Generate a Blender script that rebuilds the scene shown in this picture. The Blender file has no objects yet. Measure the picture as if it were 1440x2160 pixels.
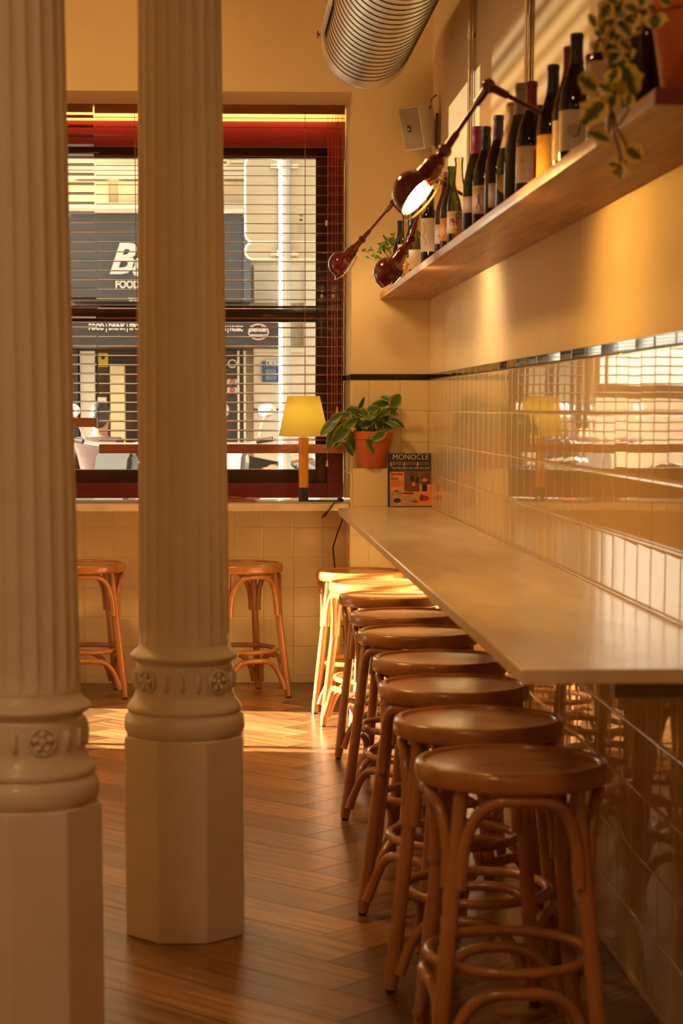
import bpy, bmesh, math, random
from mathutils import Vector, Matrix, Euler
R = math.radians
PI = math.pi
random.seed(7)
sc = bpy.context.scene
COL = sc.collection

# ------------------------------------------------------------------ camera
EYE = 1.42; TILT = .13; YAW = .035; FPX = 4190.0
FW = Vector((math.sin(YAW)*math.cos(TILT), math.cos(YAW)*math.cos(TILT), -math.sin(TILT)))
RT = Vector((math.cos(YAW), -math.sin(YAW), 0))
UP = RT.cross(FW)
CXP = 475 - FPX*RT.y/FW.y
CYP = 863 + FPX*UP.y/FW.y
cam = bpy.data.cameras.new('camera'); camo = bpy.data.objects.new('camera', cam); COL.objects.link(camo)
camo.matrix_world = Matrix((( RT.x, UP.x, -FW.x, 0), (RT.y, UP.y, -FW.y, 0), (RT.z, UP.z, -FW.z, EYE), (0, 0, 0, 1)))
cam.sensor_fit = 'VERTICAL'; cam.sensor_height = 36; cam.lens = FPX/2160*36
cam.shift_x = (720-CXP)/2160; cam.shift_y = (CYP-1080)/2160
cam.clip_start = .05; cam.clip_end = 200
cam.dof.use_dof = True; cam.dof.focus_distance = 9.5; cam.dof.aperture_fstop = 5.6
sc.camera = camo

def at(x, y, Y):
    r = FW + RT*((x-CXP)/FPX) + UP*((CYP-y)/FPX)
    return Vector((0, 0, EYE)) + r*(Y/r.y)

# ------------------------------------------------------------------ materials
def new(name):
    m = bpy.data.materials.new(name); m.use_nodes = True
    nt = m.node_tree; b = nt.nodes['Principled BSDF']
    return m, nt, b
def setp(b, **k):
    for n, v in k.items():
        b.inputs[n.replace('_', ' ')].default_value = v
def C3(c): return (c[0], c[1], c[2], 1)
def mat(name, c, rough=.5, metal=0, var=0, scale=8, coat=0, bump=0, bscale=60, spec=.5, stretch=None):
    m, nt, b = new(name)
    setp(b, Base_Color=C3(c), Roughness=rough, Metallic=metal)
    b.inputs['Coat Weight'].default_value = coat
    b.inputs['Coat Roughness'].default_value = .1
    b.inputs['Specular IOR Level'].default_value = spec
    if var or bump:
        tc = nt.nodes.new('ShaderNodeTexCoord'); mp = nt.nodes.new('ShaderNodeMapping')
        nt.links.new(tc.outputs['Object'], mp.inputs['Vector'])
        if stretch: mp.inputs['Scale'].default_value = stretch
    if var:
        n = nt.nodes.new('ShaderNodeTexNoise'); n.inputs['Scale'].default_value = scale; n.inputs['Detail'].default_value = 5
        nt.links.new(mp.outputs[0], n.inputs['Vector'])
        r = nt.nodes.new('ShaderNodeValToRGB')
        r.color_ramp.elements[0].position = .3; r.color_ramp.elements[1].position = .7
        r.color_ramp.elements[0].color = C3([v*(1-var) for v in c]); r.color_ramp.elements[1].color = C3([min(1, v*(1+var)) for v in c])
        nt.links.new(n.outputs['Fac'], r.inputs['Fac']); nt.links.new(r.outputs['Color'], b.inputs['Base Color'])
    if bump:
        n2 = nt.nodes.new('ShaderNodeTexNoise'); n2.inputs['Scale'].default_value = bscale; n2.inputs['Detail'].default_value = 4
        nt.links.new(mp.outputs[0], n2.inputs['Vector'])
        bp = nt.nodes.new('ShaderNodeBump'); bp.inputs['Strength'].default_value = bump; bp.inputs['Distance'].default_value = .01
        nt.links.new(n2.outputs['Fac'], bp.inputs['Height']); nt.links.new(bp.outputs[0], b.inputs['Normal'])
    return m
def emit(name, c, s):
    m, nt, b = new(name)
    setp(b, Base_Color=C3(c)); b.inputs['Emission Color'].default_value = C3(c); b.inputs['Emission Strength'].default_value = s
    return m
def thin(name, c, refl=1.0, rough=.0, ior=1.5, body=0, bodycol=None):
    """thin glass: tinted see-through with a fresnel mirror, optional diffuse body"""
    m = bpy.data.materials.new(name); m.use_nodes = True; nt = m.node_tree; nt.nodes.clear()
    o = nt.nodes.new('ShaderNodeOutputMaterial'); t = nt.nodes.new('ShaderNodeBsdfTransparent'); t.inputs[0].default_value = C3(c)
    g = nt.nodes.new('ShaderNodeBsdfGlossy'); g.inputs['Roughness'].default_value = rough
    f = nt.nodes.new('ShaderNodeFresnel'); f.inputs['IOR'].default_value = ior
    mx = nt.nodes.new('ShaderNodeMixShader')
    nt.links.new(f.outputs[0], mx.inputs[0])
    src = t
    if body:
        d = nt.nodes.new('ShaderNodeBsdfDiffuse'); d.inputs[0].default_value = C3(bodycol)
        m2 = nt.nodes.new('ShaderNodeMixShader'); m2.inputs[0].default_value = body
        nt.links.new(t.outputs[0], m2.inputs[1]); nt.links.new(d.outputs[0], m2.inputs[2]); src = m2
    nt.links.new(src.outputs[0], mx.inputs[1]); nt.links.new(g.outputs[0], mx.inputs[2]); nt.links.new(mx.outputs[0], o.inputs[0])
    return m
def screen(name, c, open_):
    """added sheet that thins the sunlight: a share passes straight through"""
    m = bpy.data.materials.new(name); m.use_nodes = True; nt = m.node_tree; nt.nodes.clear()
    o = nt.nodes.new('ShaderNodeOutputMaterial'); t = nt.nodes.new('ShaderNodeBsdfTransparent')
    d = nt.nodes.new('ShaderNodeBsdfDiffuse'); d.inputs[0].default_value = C3(c)
    mx = nt.nodes.new('ShaderNodeMixShader'); mx.inputs[0].default_value = open_
    nt.links.new(d.outputs[0], mx.inputs[1]); nt.links.new(t.outputs[0], mx.inputs[2]); nt.links.new(mx.outputs[0], o.inputs[0])
    return m
def shade_mat(name, c, w):
    m = bpy.data.materials.new(name); m.use_nodes = True; nt = m.node_tree; nt.nodes.clear()
    o = nt.nodes.new('ShaderNodeOutputMaterial'); t = nt.nodes.new('ShaderNodeBsdfTranslucent'); t.inputs[0].default_value = C3(c)
    d = nt.nodes.new('ShaderNodeBsdfDiffuse'); d.inputs[0].default_value = C3(c)
    mx = nt.nodes.new('ShaderNodeMixShader'); mx.inputs[0].default_value = w
    nt.links.new(d.outputs[0], mx.inputs[1]); nt.links.new(t.outputs[0], mx.inputs[2]); nt.links.new(mx.outputs[0], o.inputs[0])
    return m
def attr_mat(name, rough, coat=0, kind='plank', cols=((.2, .1, .04), (.4, .22, .1))):
    """wood following each board: grain along the UV, one tint per board"""
    m, nt, b = new(name)
    uv = nt.nodes.new('ShaderNodeUVMap'); mp = nt.nodes.new('ShaderNodeMapping'); mp.inputs['Scale'].default_value = (1.1, 20, 1)
    nt.links.new(uv.outputs[0], mp.inputs['Vector'])
    n = nt.nodes.new('ShaderNodeTexNoise'); n.inputs['Scale'].default_value = 2.2; n.inputs['Detail'].default_value = 9; n.inputs['Roughness'].default_value = .62
    n.inputs['Distortion'].default_value = .6
    nt.links.new(mp.outputs[0], n.inputs['Vector'])
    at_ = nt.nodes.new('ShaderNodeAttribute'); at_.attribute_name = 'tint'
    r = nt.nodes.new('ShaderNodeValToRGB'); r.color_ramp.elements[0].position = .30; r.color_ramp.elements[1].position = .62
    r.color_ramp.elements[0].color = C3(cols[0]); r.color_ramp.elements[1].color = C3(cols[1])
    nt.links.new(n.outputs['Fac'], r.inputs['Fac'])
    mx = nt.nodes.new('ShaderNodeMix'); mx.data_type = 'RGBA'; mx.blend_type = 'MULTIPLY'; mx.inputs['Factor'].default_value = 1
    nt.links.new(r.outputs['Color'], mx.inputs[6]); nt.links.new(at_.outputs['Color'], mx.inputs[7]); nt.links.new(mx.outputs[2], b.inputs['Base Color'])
    setp(b, Roughness=rough); b.inputs['Coat Weight'].default_value = coat; b.inputs['Coat Roughness'].default_value = .22
    rr = nt.nodes.new('ShaderNodeMapRange'); rr.inputs[3].default_value = rough-.07; rr.inputs[4].default_value = rough+.12
    nt.links.new(n.outputs['Fac'], rr.inputs[0]); nt.links.new(rr.outputs[0], b.inputs['Roughness'])
    bp = nt.nodes.new('ShaderNodeBump'); bp.inputs['Strength'].default_value = .25; bp.inputs['Distance'].default_value = .003
    nt.links.new(n.outputs['Fac'], bp.inputs['Height']); nt.links.new(bp.outputs[0], b.inputs['Normal'])
    return m
def leaf_mat(name, mid, edge, lo, hi):
    m, nt, b = new(name)
    uv = nt.nodes.new('ShaderNodeUVMap'); sep = nt.nodes.new('ShaderNodeSeparateXYZ'); nt.links.new(uv.outputs[0], sep.inputs[0])
    n = nt.nodes.new('ShaderNodeTexNoise'); n.inputs['Scale'].default_value = 5; n.inputs['Detail'].default_value = 3
    nt.links.new(uv.outputs[0], n.inputs['Vector'])
    a = nt.nodes.new('ShaderNodeMath'); a.operation = 'MULTIPLY_ADD'; a.inputs[1].default_value = .6
    nt.links.new(n.outputs['Fac'], a.inputs[0]); nt.links.new(sep.outputs[0], a.inputs[2])
    r = nt.nodes.new('ShaderNodeValToRGB'); r.color_ramp.elements[0].position = lo; r.color_ramp.elements[1].position = hi
    r.color_ramp.elements[0].color = C3(mid); r.color_ramp.elements[1].color = C3(edge)
    nt.links.new(a.outputs[0], r.inputs['Fac']); nt.links.new(r.outputs['Color'], b.inputs['Base Color'])
    setp(b, Roughness=.38)
    return m

PLASTER = mat('cream_plaster', (.82, .66, .40), .75, var=.05, scale=2.5, bump=.12, bscale=22)
TILE = mat('cream_glazed_tile', (.74, .58, .34), .025, var=.03, scale=3, spec=.7)
TILE_BACK = mat('cream_glazed_wall_tile', (.82, .66, .36), .12, var=.03, scale=3, spec=.5)
GROUT = mat('grout', (.72, .58, .38), .8)
BLACK_TILE = mat('black_glazed_tile', (.018, .010, .006), .05, spec=.35)
MAROON = mat('maroon_gloss_paint', (.155, .009, .016), .30, var=.15, scale=3, coat=.15)
BLINDWOOD = mat('red_brown_blind_wood', (.27, .085, .045), .28, var=.25, scale=6, coat=.2, stretch=(1, 8, 8))
CORD = mat('orange_cord', (.55, .20, .06), .6)
GLASS = thin('window_glass', (.97, .97, .96))
IRON = mat('cream_gloss_iron_paint', (.82, .75, .66), .36, var=.04, scale=6, bump=.22, bscale=30, coat=.15)
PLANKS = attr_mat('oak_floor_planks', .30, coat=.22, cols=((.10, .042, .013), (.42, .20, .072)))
SUBFLOOR = mat('dark_floor_gap', (.03, .015, .006), .8)
BENT = mat('bent_beech_wood', (.42, .18, .055), .27, var=.22, scale=9, coat=.35, stretch=(1, 1, .25))
BENTPANEL = mat('seat_ply', (.44, .19, .060), .22, var=.14, scale=7, coat=.3, stretch=(1, 6, 1))
PAD = mat('black_plastic', (.012, .011, .01), .5)
MARBLE = mat('white_marble', (.70, .56, .38), .20, var=.12, scale=2.4, spec=.4, stretch=(3, .8, 1))
SHELFWOOD = mat('shelf_pine', (.42, .20, .085), .38, var=.30, scale=4, coat=.25, stretch=(10, .7, 10), bump=.05)
REDENAMEL = mat('dark_red_enamel', (.13, .007, .008), .12, coat=.7)
LAMPIN = mat('white_enamel', (.85, .8, .7), .4)
BRASS = mat('brass_wire', (.75, .42, .10), .25, metal=1)
STEEL = mat('galvanised_steel', (.92, .89, .82), .36, metal=.82, var=.06, scale=5)
DARKSTEEL = mat('dark_steel', (.16, .13, .10), .35, metal=.9)
CHROME = mat('chrome_pipe', (.72, .66, .56), .12, metal=1)
TERRA = mat('terracotta', (.52, .13, .035), .7, var=.12, scale=14)
SOIL = mat('soil', (.03, .018, .01), .95)
LEAF = leaf_mat('pothos_leaf', (.055, .125, .02), (.28, .32, .055), .75, 1.25)
IVY = leaf_mat('ivy_leaf', (.07, .10, .022), (.70, .55, .13), .5, .78)
STEM = mat('green_stem', (.16, .19, .05), .5)
BROWNSTEM = mat('brown_stem', (.11, .07, .025), .6)
SPEAKER = mat('white_plastic', (.92, .88, .80), .45)
GRILLE = mat('grey_mesh', (.40, .34, .27), .6)
SHADE = shade_mat('yellow_paper_shade', (.96, .86, .36), .62)
AMBER = mat('amber_resin', (.72, .30, .03), .3, coat=.4)
STEMMETAL = mat('blackened_metal', (.06, .045, .03), .3, metal=.6)
BLACKRUB = mat('black_rubber', (.012, .009, .008), .5)
PAPERW = mat('white_paper', (.72, .60, .42), .6)
INK = mat('black_ink', (.015, .012, .012), .35)
ORANGE = mat('orange_print', (.80, .28, .07), .35)
REDINK = mat('red_print', (.45, .02, .02), .4)
WHITEINK = mat('white_print', (.85, .80, .72), .4)
BROWNPRINT = mat('brown_print', (.16, .06, .025), .4, var=.5, scale=40)
TANPRINT = mat('tan_print', (.48, .30, .13), .4, var=.35, scale=50)
BOOKRED = mat('red_brown_cover', (.24, .07, .05), .35)

# ------------------------------------------------------------------ mesh builder
class MB:
    def __init__(s): s.bm = bmesh.new(); s.uv = None
    def box(s, c, d, rot=None, bev=0):
        m = Matrix.Translation(Vector(c)) @ (rot.to_4x4() if rot is not None else Matrix.Identity(4)) @ Matrix.Diagonal((d[0], d[1], d[2], 1))
        g = bmesh.ops.create_cube(s.bm, size=1, matrix=m)
        if bev:
            ed = list({e for v in g['verts'] for e in v.link_edges})
            bmesh.ops.bevel(s.bm, geom=ed, offset=bev, segments=2, profile=.7, affect='EDGES')
        return s
    def tube(s, pts, r, n=10, closed=False, cap=True):
        pts = [Vector(p) for p in pts]; N = len(pts)
        rs = r if isinstance(r, (list, tuple)) else [r]*N
        tang = []
        for i in range(N):
            a = pts[(i-1) % N] if closed or i > 0 else pts[0]
            b = pts[(i+1) % N] if closed or i < N-1 else pts[-1]
            t = (b-a); tang.append(t.normalized() if t.length > 1e-9 else Vector((0, 0, 1)))
        u = tang[0].orthogonal().normalized(); rings = []
        for i in range(N):
            t = tang[i]; u = (u - t*u.dot(t)); u = u.normalized() if u.length > 1e-6 else t.orthogonal().normalized()
            v = t.cross(u)
            rings.append([s.bm.verts.new(pts[i] + (u*math.cos(2*PI*k/n) + v*math.sin(2*PI*k/n))*rs[i]) for k in range(n)])
        M = N if closed else N-1
        for i in range(M):
            a, b = rings[i], rings[(i+1) % N]
            off = 0
            if closed and i == N-1:
                off = min(range(n), key=lambda o: (a[0].co-b[o].co).length)
            for k in range(n):
                s.bm.faces.new((a[k], a[(k+1) % n], b[(k+1+off) % n], b[(k+off) % n]))
        if cap and not closed:
            for ring in (rings[0], rings[-1]):
                try: s.bm.faces.new(ring)
                except ValueError: pass
        return s
    def lathe(s, prof, n=32, M=None, rfun=None):
        M = M or Matrix.Identity(4); rings = []
        for (r, z) in prof:
            if r < 1e-6: rings.append([s.bm.verts.new(M @ Vector((0, 0, z)))])
            else:
                rings.append([s.bm.verts.new(M @ Vector(((r+(rfun(2*PI*k/n, z) if rfun else 0))*math.cos(2*PI*k/n), (r+(rfun(2*PI*k/n, z) if rfun else 0))*math.sin(2*PI*k/n), z))) for k in range(n)])
        for a, b in zip(rings, rings[1:]):
            if len(a) == 1 and len(b) == 1: continue
            for k in range(n):
                if len(a) == 1: s.bm.faces.new((a[0], b[(k+1) % n], b[k]))
                elif len(b) == 1: s.bm.faces.new((a[k], a[(k+1) % n], b[0]))
                else: s.bm.faces.new((a[k], a[(k+1) % n], b[(k+1) % n], b[k]))
        return s
    def prism(s, poly, d0, d1, ax='z'):
        """polygon in two axes extruded along the third"""
        def P(p, d):
            return {'z': (p[0], p[1], d), 'y': (p[0], d, p[1]), 'x': (d, p[0], p[1])}[ax]
        a = [s.bm.verts.new(P(p, d0)) for p in poly]; b = [s.bm.verts.new(P(p, d1)) for p in poly]
        s.bm.faces.new(a); s.bm.faces.new(b); n = len(poly)
        for k in range(n): s.bm.faces.new((a[k], a[(k+1) % n], b[(k+1) % n], b[k]))
        return s
    def ball(s, c, r, n=16, sc_=(1, 1, 1)):
        m = Matrix.Translation(Vector(c)) @ Matrix.Diagonal((r*sc_[0], r*sc_[1], r*sc_[2], 1))
        bmesh.ops.create_uvsphere(s.bm, u_segments=n, v_segments=max(6, n//2), radius=1, matrix=m); return s
    def xf(s, M): bmesh.ops.transform(s.bm, matrix=M, verts=s.bm.verts); return s
    def mesh(s, name, m, ang=38):
        bmesh.ops.recalc_face_normals(s.bm, faces=s.bm.faces)
        me = bpy.data.meshes.new(name); s.bm.to_mesh(me); s.bm.free()
        me.materials.append(m)
        me.polygons.foreach_set('use_smooth', [True]*len(me.polygons)); me.set_sharp_from_angle(angle=R(ang))
        return me
    def obj(s, name, m, parent=None, ang=38, label=None):
        o = bpy.data.objects.new(name, s.mesh(name, m, ang)); COL.objects.link(o)
        if parent is not None: o.parent = parent
        if label: o['label'] = label
        return o
def tag(o, label=None, cat=None, group=None, kind=None):
    if label: o['label'] = label
    if cat: o['category'] = cat
    if group: o['group'] = group
    if kind: o['kind'] = kind
    return o
def thing(name, label, cat, loc=(0, 0, 0), rz=0, group=None):
    o = bpy.data.objects.new(name, None); o.empty_display_size = .05; COL.objects.link(o)
    o.location = loc; o.rotation_euler = (0, 0, rz)
    return tag(o, label, cat, group)
def copy_tree(o, parent=None):
    c = o.copy(); COL.objects.link(c); c.parent = parent
    for ch in list(o.children): copy_tree(ch, c)
    return c
def rotz(a): return Matrix.Rotation(a, 3, 'Z')
def align(z, x=None):
    """3x3 whose Z is z"""
    z = Vector(z).normalized(); x = Vector(x) if x is not None else z.orthogonal()
    x = (x - z*x.dot(z)).normalized(); y = z.cross(x)
    return Matrix((x, y, z)).transposed()
def T4(loc, m3=None):
    return Matrix.Translation(Vector(loc)) @ (m3.to_4x4() if m3 is not None else Matrix.Identity(4))
def text_mesh(body, size, align_='CENTER', off=0, shear=0, ext=0, space=1.0):
    cu = bpy.data.curves.new('lettering', 'FONT'); cu.body = body; cu.size = size; cu.align_x = align_; cu.align_y = 'BOTTOM'
    cu.offset = off; cu.shear = shear; cu.extrude = ext; cu.space_character = space; cu.resolution_u = 3
    o = bpy.data.objects.new('lettering', cu); COL.objects.link(o)
    bpy.context.view_layer.update()
    me = bpy.data.meshes.new_from_object(o.evaluated_get(bpy.context.evaluated_depsgraph_get()))
    bpy.data.objects.remove(o); bpy.data.curves.remove(cu)
    return me
def text(name, body, size, M, m, parent=None, sx=1.0, bend=None, **k):
    """letters in the local XY plane placed by M; bend = radius wraps them round a vertical cylinder"""
    me = text_mesh(body, size, **k)
    for v in me.vertices:
        v.co.x *= sx
        if bend:
            a = v.co.x/bend; v.co = Vector((bend*math.sin(a), v.co.y, -bend*(1-math.cos(a))))
    me.transform(M); me.materials.clear(); me.materials.append(m)
    o = bpy.data.objects.new(name, me); COL.objects.link(o)
    if parent is not None: o.parent = parent
    return o
FACE = Matrix(((1, 0, 0), (0, 0, -1), (0, 1, 0)))    # local XY plane stood up to face -Y
def quad(mb, pts):
    mb.bm.faces.new([mb.bm.verts.new(p) for p in pts]); return mb

# ------------------------------------------------------------------ room shell
XW, XL, YB, YP, YR, ZC = 1.0065, -2.6, 10.3, 9.9, -3.0, 4.3
TS = .1545
def tiles(mb, org, u, v, n, us, vs, gap=.0028, tilt=.0009, dome=.00011, q=4, skip=None):
    """pillow-faced tiles in the cells of us x vs"""
    org, u, v, n = Vector(org), Vector(u), Vector(v), Vector(n)
    for i in range(len(us)-1):
        for j in range(len(vs)-1):
            a0, a1, b0, b1 = us[i]+gap/2, us[i+1]-gap/2, vs[j]+gap/2, vs[j+1]-gap/2
            if a1-a0 < .006 or b1-b0 < .006: continue
            ta, tb = random.gauss(0, tilt), random.gauss(0, tilt); h0 = random.uniform(0, .0004)
            L = [0, .010, .028, .040, .5, .960, .972, .990, 1]; H = [-.0012, -.00022, -.00001, 0, 0, 0, -.00001, -.00022, -.0012]; Q = len(L)-1
            g = []
            for ix, fx in enumerate(L):
                row = []
                for iy, fy in enumerate(L):
                    x = a0+(a1-a0)*fx; y = b0+(b1-b0)*fy
                    h = h0 + min(H[ix], H[iy]) + (dome if iy == 4 and 1 < ix < Q-1 else 0) + ta*(x-(a0+a1)/2) + tb*(y-(b0+b1)/2)
                    row.append(mb.bm.verts.new(org+u*x+v*y+n*h))
                g.append(row)
            for ix in range(Q):
                for iy in range(Q):
                    mb.bm.faces.new((g[ix][iy], g[ix+1][iy], g[ix+1][iy+1], g[ix][iy+1]))
            # sides down to the grout
            ring = [g[k][0] for k in range(Q+1)] + [g[Q][k] for k in range(1, Q+1)] + [g[k][Q] for k in range(Q-1, -1, -1)] + [g[0][k] for k in range(Q-1, 0, -1)]
            low = [mb.bm.verts.new(p.co - n*.006) for p in ring]
            for k in range(len(ring)):
                k2 = (k+1) % len(ring); mb.bm.faces.new((ring[k], low[k], low[k2], ring[k2]))
    return mb
def frange(a, b, s):
    o = []; x = a
    while x < b-1e-6: o.append(x); x += s
    return o+[b]
ROWS = [-.03+0] 
ROWS = [0, .022, .178, .333, .4875, .642, .7965, .950, 1.1025, 1.2545, 1.409, 1.5625]

# right wall: plaster body, tiles, dark trim
wr = tag(MB().box((XW+.106, (YR+YP+.6)/2, ZC/2), (.2, YP-YR+1.4, ZC)).obj('wall_right', PLASTER), 'cream plastered right wall above glossy cream tiles', 'wall', kind='structure')
mb = MB(); mb.box((XW+.0055, (2+YP)/2, .78), (.008, YP-2, 1.565)); mb.obj('grout_bed', GROUT, wr)
ycuts = [4.359+TS*k*1.0095 for k in range(-16, 38)]; ycuts = [y for y in ycuts if y < YP-.02]+[YP]
tiles(MB(), (XW, 0, 0), (0, 1, 0), (0, 0, 1), (-1, 0, 0), ycuts, ROWS).obj('glazed_tiles', TILE, wr, ang=60)
mb = MB(); yc = [y for y in frange(2.0, YP-.12, .222)]+[YP]
tiles(mb, (XW-.004, 0, 0), (0, 1, 0), (0, 0, 1), (-1, 0, 0), yc, [1.5635, 1.592], gap=.003, tilt=.006)
mb.box((XW+.0012, (2+YP)/2, 1.578), (.006, YP-2, .027)); mb.obj('dark_trim_tiles', BLACK_TILE, wr, ang=60, label='black tile trim')

# floor of herringbone boards
W_, N_ = .18, 7
A_ = Vector((-1, 1, 0))/math.sqrt(2); B_ = Vector((1, 1, 0))/math.sqrt(2); OFF = Vector((.255, 5.0, 0))
bm = bmesh.new(); uvl = bm.loops.layers.uv.new('UVMap'); cl = bm.loops.layers.float_color.new('tint')
def plank(a0, a1, b0, b1, along):
    g = .0016
    pts = [OFF + A_*a + B_*b for a, b in ((a0+g, b0+g), (a1-g, b0+g), (a1-g, b1-g), (a0+g, b1-g))]
    cx = sum(p.x for p in pts)/4; cy = sum(p.y for p in pts)/4
    if not (XL-1 < cx < XW+1 and .5 < cy < YB+1): return
    f = bm.faces.new([bm.verts.new(p) for p in pts])
    t = random.uniform(.68, 1.34) if along == 'a' else random.uniform(.34, .76); w = random.uniform(-.05, .05); ru, rv = random.uniform(0, 30), random.uniform(0, 30)  # random tone, plus one direction darkened: grain sheen put into the tint
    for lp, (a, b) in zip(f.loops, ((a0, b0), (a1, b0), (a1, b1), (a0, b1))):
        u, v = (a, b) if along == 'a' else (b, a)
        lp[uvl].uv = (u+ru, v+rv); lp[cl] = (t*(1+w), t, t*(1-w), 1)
for i in range(-80, 80):
    for j in range(-6, 7):
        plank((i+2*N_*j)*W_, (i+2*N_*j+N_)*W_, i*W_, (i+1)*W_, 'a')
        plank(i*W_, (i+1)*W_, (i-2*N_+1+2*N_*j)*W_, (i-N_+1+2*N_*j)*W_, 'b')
for co, no in (((XL, 0, 0), (-1, 0, 0)), ((XW, 0, 0), (1, 0, 0)), ((0, 1.0, 0), (0, -1, 0)), ((0, YB, 0), (0, 1, 0))):
    bmesh.ops.bisect_plane(bm, geom=bm.verts[:]+bm.edges[:]+bm.faces[:], plane_co=co, plane_no=no, clear_outer=True)
bmesh.ops.recalc_face_normals(bm, faces=bm.faces)
for f in bm.faces:
    if f.normal.z < 0: f.normal_flip()
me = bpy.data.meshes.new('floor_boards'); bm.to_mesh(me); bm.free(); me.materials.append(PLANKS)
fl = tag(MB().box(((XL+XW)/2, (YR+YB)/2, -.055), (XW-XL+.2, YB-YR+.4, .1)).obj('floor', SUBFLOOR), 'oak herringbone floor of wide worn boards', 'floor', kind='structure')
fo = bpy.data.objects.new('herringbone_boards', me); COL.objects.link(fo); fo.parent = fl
tag(MB().box(((XL+XW)/2, (YR+YB)/2, ZC+.05), (XW-XL+.4, YB-YR+1.2, .1)).obj('ceiling', PLASTER), 'cream plaster ceiling', 'ceiling', kind='structure')
tag(MB().box(((XL+XW)/2, YR-.1, ZC/2), (XW-XL+.4, .2, ZC)).obj('wall_front', PLASTER), 'cream plaster wall behind the viewer', 'wall', kind='structure')

# left wall with a tall glazed opening near the corner and a high window further along
D0, D1, DZ0, DZ1 = 8.56, 9.80, .22, 3.98
H0, H1, HZ0, HZ1 = 6.15, 8.34, 2.98, 4.12
wl = MB(); XO = XL-.12
def seg(y0, y1, z0, z1): wl.box((XO, (y0+y1)/2, (z0+z1)/2), (.24, y1-y0, z1-z0))
seg(YR, H0, 0, ZC); seg(H0, H1, 0, HZ0); seg(H0, H1, HZ1, ZC); seg(H1, D0, 0, ZC); seg(D0, D1, 0, DZ0); seg(D0, D1, DZ1, ZC); seg(D1, YB+.6, 0, ZC)
tag(wl.obj('wall_left', PLASTER), 'cream plaster left wall with two street openings', 'wall', kind='structure')
w = MB(); X = XL-.10
w.box((X, D0+.03, (DZ0+DZ1)/2), (.07, .06, DZ1-DZ0)); w.box((X, D1-.03, (DZ0+DZ1)/2), (.07, .06, DZ1-DZ0))
w.box((X, (D0+D1)/2, DZ0+.04), (.07, D1-D0, .08)); w.box((X, (D0+D1)/2, DZ1-.03), (.07, D1-D0, .06)); w.box((X, (D0+D1)/2, 1.965), (.08, D1-D0, .19))
w.box((X, D0+.17, 1.1), (.05, .05, 1.8))
w2 = tag(w.obj('window_2', MAROON), 'tall maroon framed glazed opening in the left wall', 'window', kind='structure')
MB().box((X, (D0+D1)/2, (DZ0+DZ1)/2), (.006, D1-D0-.08, DZ1-DZ0-.1)).obj('window_pane', GLASS, w2)
MB().box((X+.06, (D0+D1)/2, 3.52), (.002, D1-D0-.04, .86)).obj('sun_dimmer', screen('sun_dimmer_sheet', (.75, .6, .42), .23), w2)  # unseen sheet added to weaken the sun on the upper wall
MB().box((X+.06, (D0+D1)/2, 2.56), (.002, D1-D0-.04, 1.06)).obj('low_sun_dimmer', screen('low_dimmer_sheet', (.75, .6, .42), .06), w2)  # denser added sheet, keeps sun off the wall below the shelf
w = MB()
for y in (H0+.03, (H0+H1)/2, H1-.03): w.box((X, y, (HZ0+HZ1)/2), (.07, .06, HZ1-HZ0))
w.box((X, (H0+H1)/2, HZ0+.03), (.07, H1-H0, .06)); w.box((X, (H0+H1)/2, HZ1-.03), (.07, H1-H0, .06))
w3 = tag(w.obj('window_3', MAROON), 'high maroon framed window in the left wall', 'window', kind='structure')
MB().box((X, (H0+H1)/2, (HZ0+HZ1)/2), (.006, H1-H0-.08, HZ1-HZ0-.08)).obj('window_pane', GLASS, w3)
MB().box((X+.03, (H0+H1)/2, (HZ0+HZ1)/2), (.002, H1-H0-.04, HZ1-HZ0-.02)).obj('sun_dimmer', screen('dense_dimmer_sheet', (.75, .6, .42), .18), w3)  # unseen sheet added to tone down the slat stripes
s = MB(); z = HZ0+.05
while z < HZ1-.03:
    s.box((X+.1, (H0+H1)/2, z), (.060, H1-H0-.06, .003), Matrix.Rotation(R(-20), 3, 'Y')); z += .074
s.obj('slats', BLINDWOOD, w3)

# ------------------------------------------------------------------ back wall with the street window
PX = .622                       # left edge of the corner pier
OZ = 2.945; WX0 = -1.75; YF = 10.5
wb = MB()
wb.box(((PX+XW+.2)/2, (YP+YF+.15)/2, ZC/2), (XW+.2-PX, YF+.15-YP, ZC))                    # corner pier
wb.box(((WX0+PX)/2, (YP+YF+.15)/2, (OZ+ZC)/2), (PX-WX0, YF+.15-YP, ZC-OZ))                # above the window
wb.box(((XL-.2+WX0)/2, (YP+YF+.15)/2, ZC/2), (WX0-XL+.2, YF+.15-YP, ZC))                  # left of the window
wb.box(((WX0+PX)/2, (YB+.01+YF+.15)/2, .455), (PX-WX0, YF+.15-YB-.01, .91))               # under the window
wb.box(((WX0+PX)/2, YF+.05, 2.915), (PX-WX0, .16, .062))
wb_o = tag(wb.obj('wall_back', PLASTER), 'cream back wall with a street window and a corner pier', 'wall', kind='structure')
mb = MB(); xs = [XW-.14-TS*k for k in range(1, -1, -1)]; xs = [PX+.001]+xs+[XW-.001]
tiles(mb, (0, YP-.006, 0), (1, 0, 0), (0, 0, 1), (0, -1, 0), xs, ROWS)
xs2 = [PX-.155*k for k in range(16, 0, -1)]+[PX]
tiles(mb, (.036, YB, 0), (1, 0, 0), (0, 0, 1), (0, -1, 0), xs2[2:-1]+[PX-.036], [0, .036, .190, .346, .4995, .656, .812, .914], gap=.0026)
ys3 = [YP-.006, YP+.155, YP+.31, YB]
tiles(mb, (PX-.004, 0, 0), (0, 1, 0), (0, 0, 1), (-1, 0, 0), ys3+[YF-.05], ROWS)
mb.obj('glazed_tiles', TILE_BACK, wb_o, ang=60)
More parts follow.
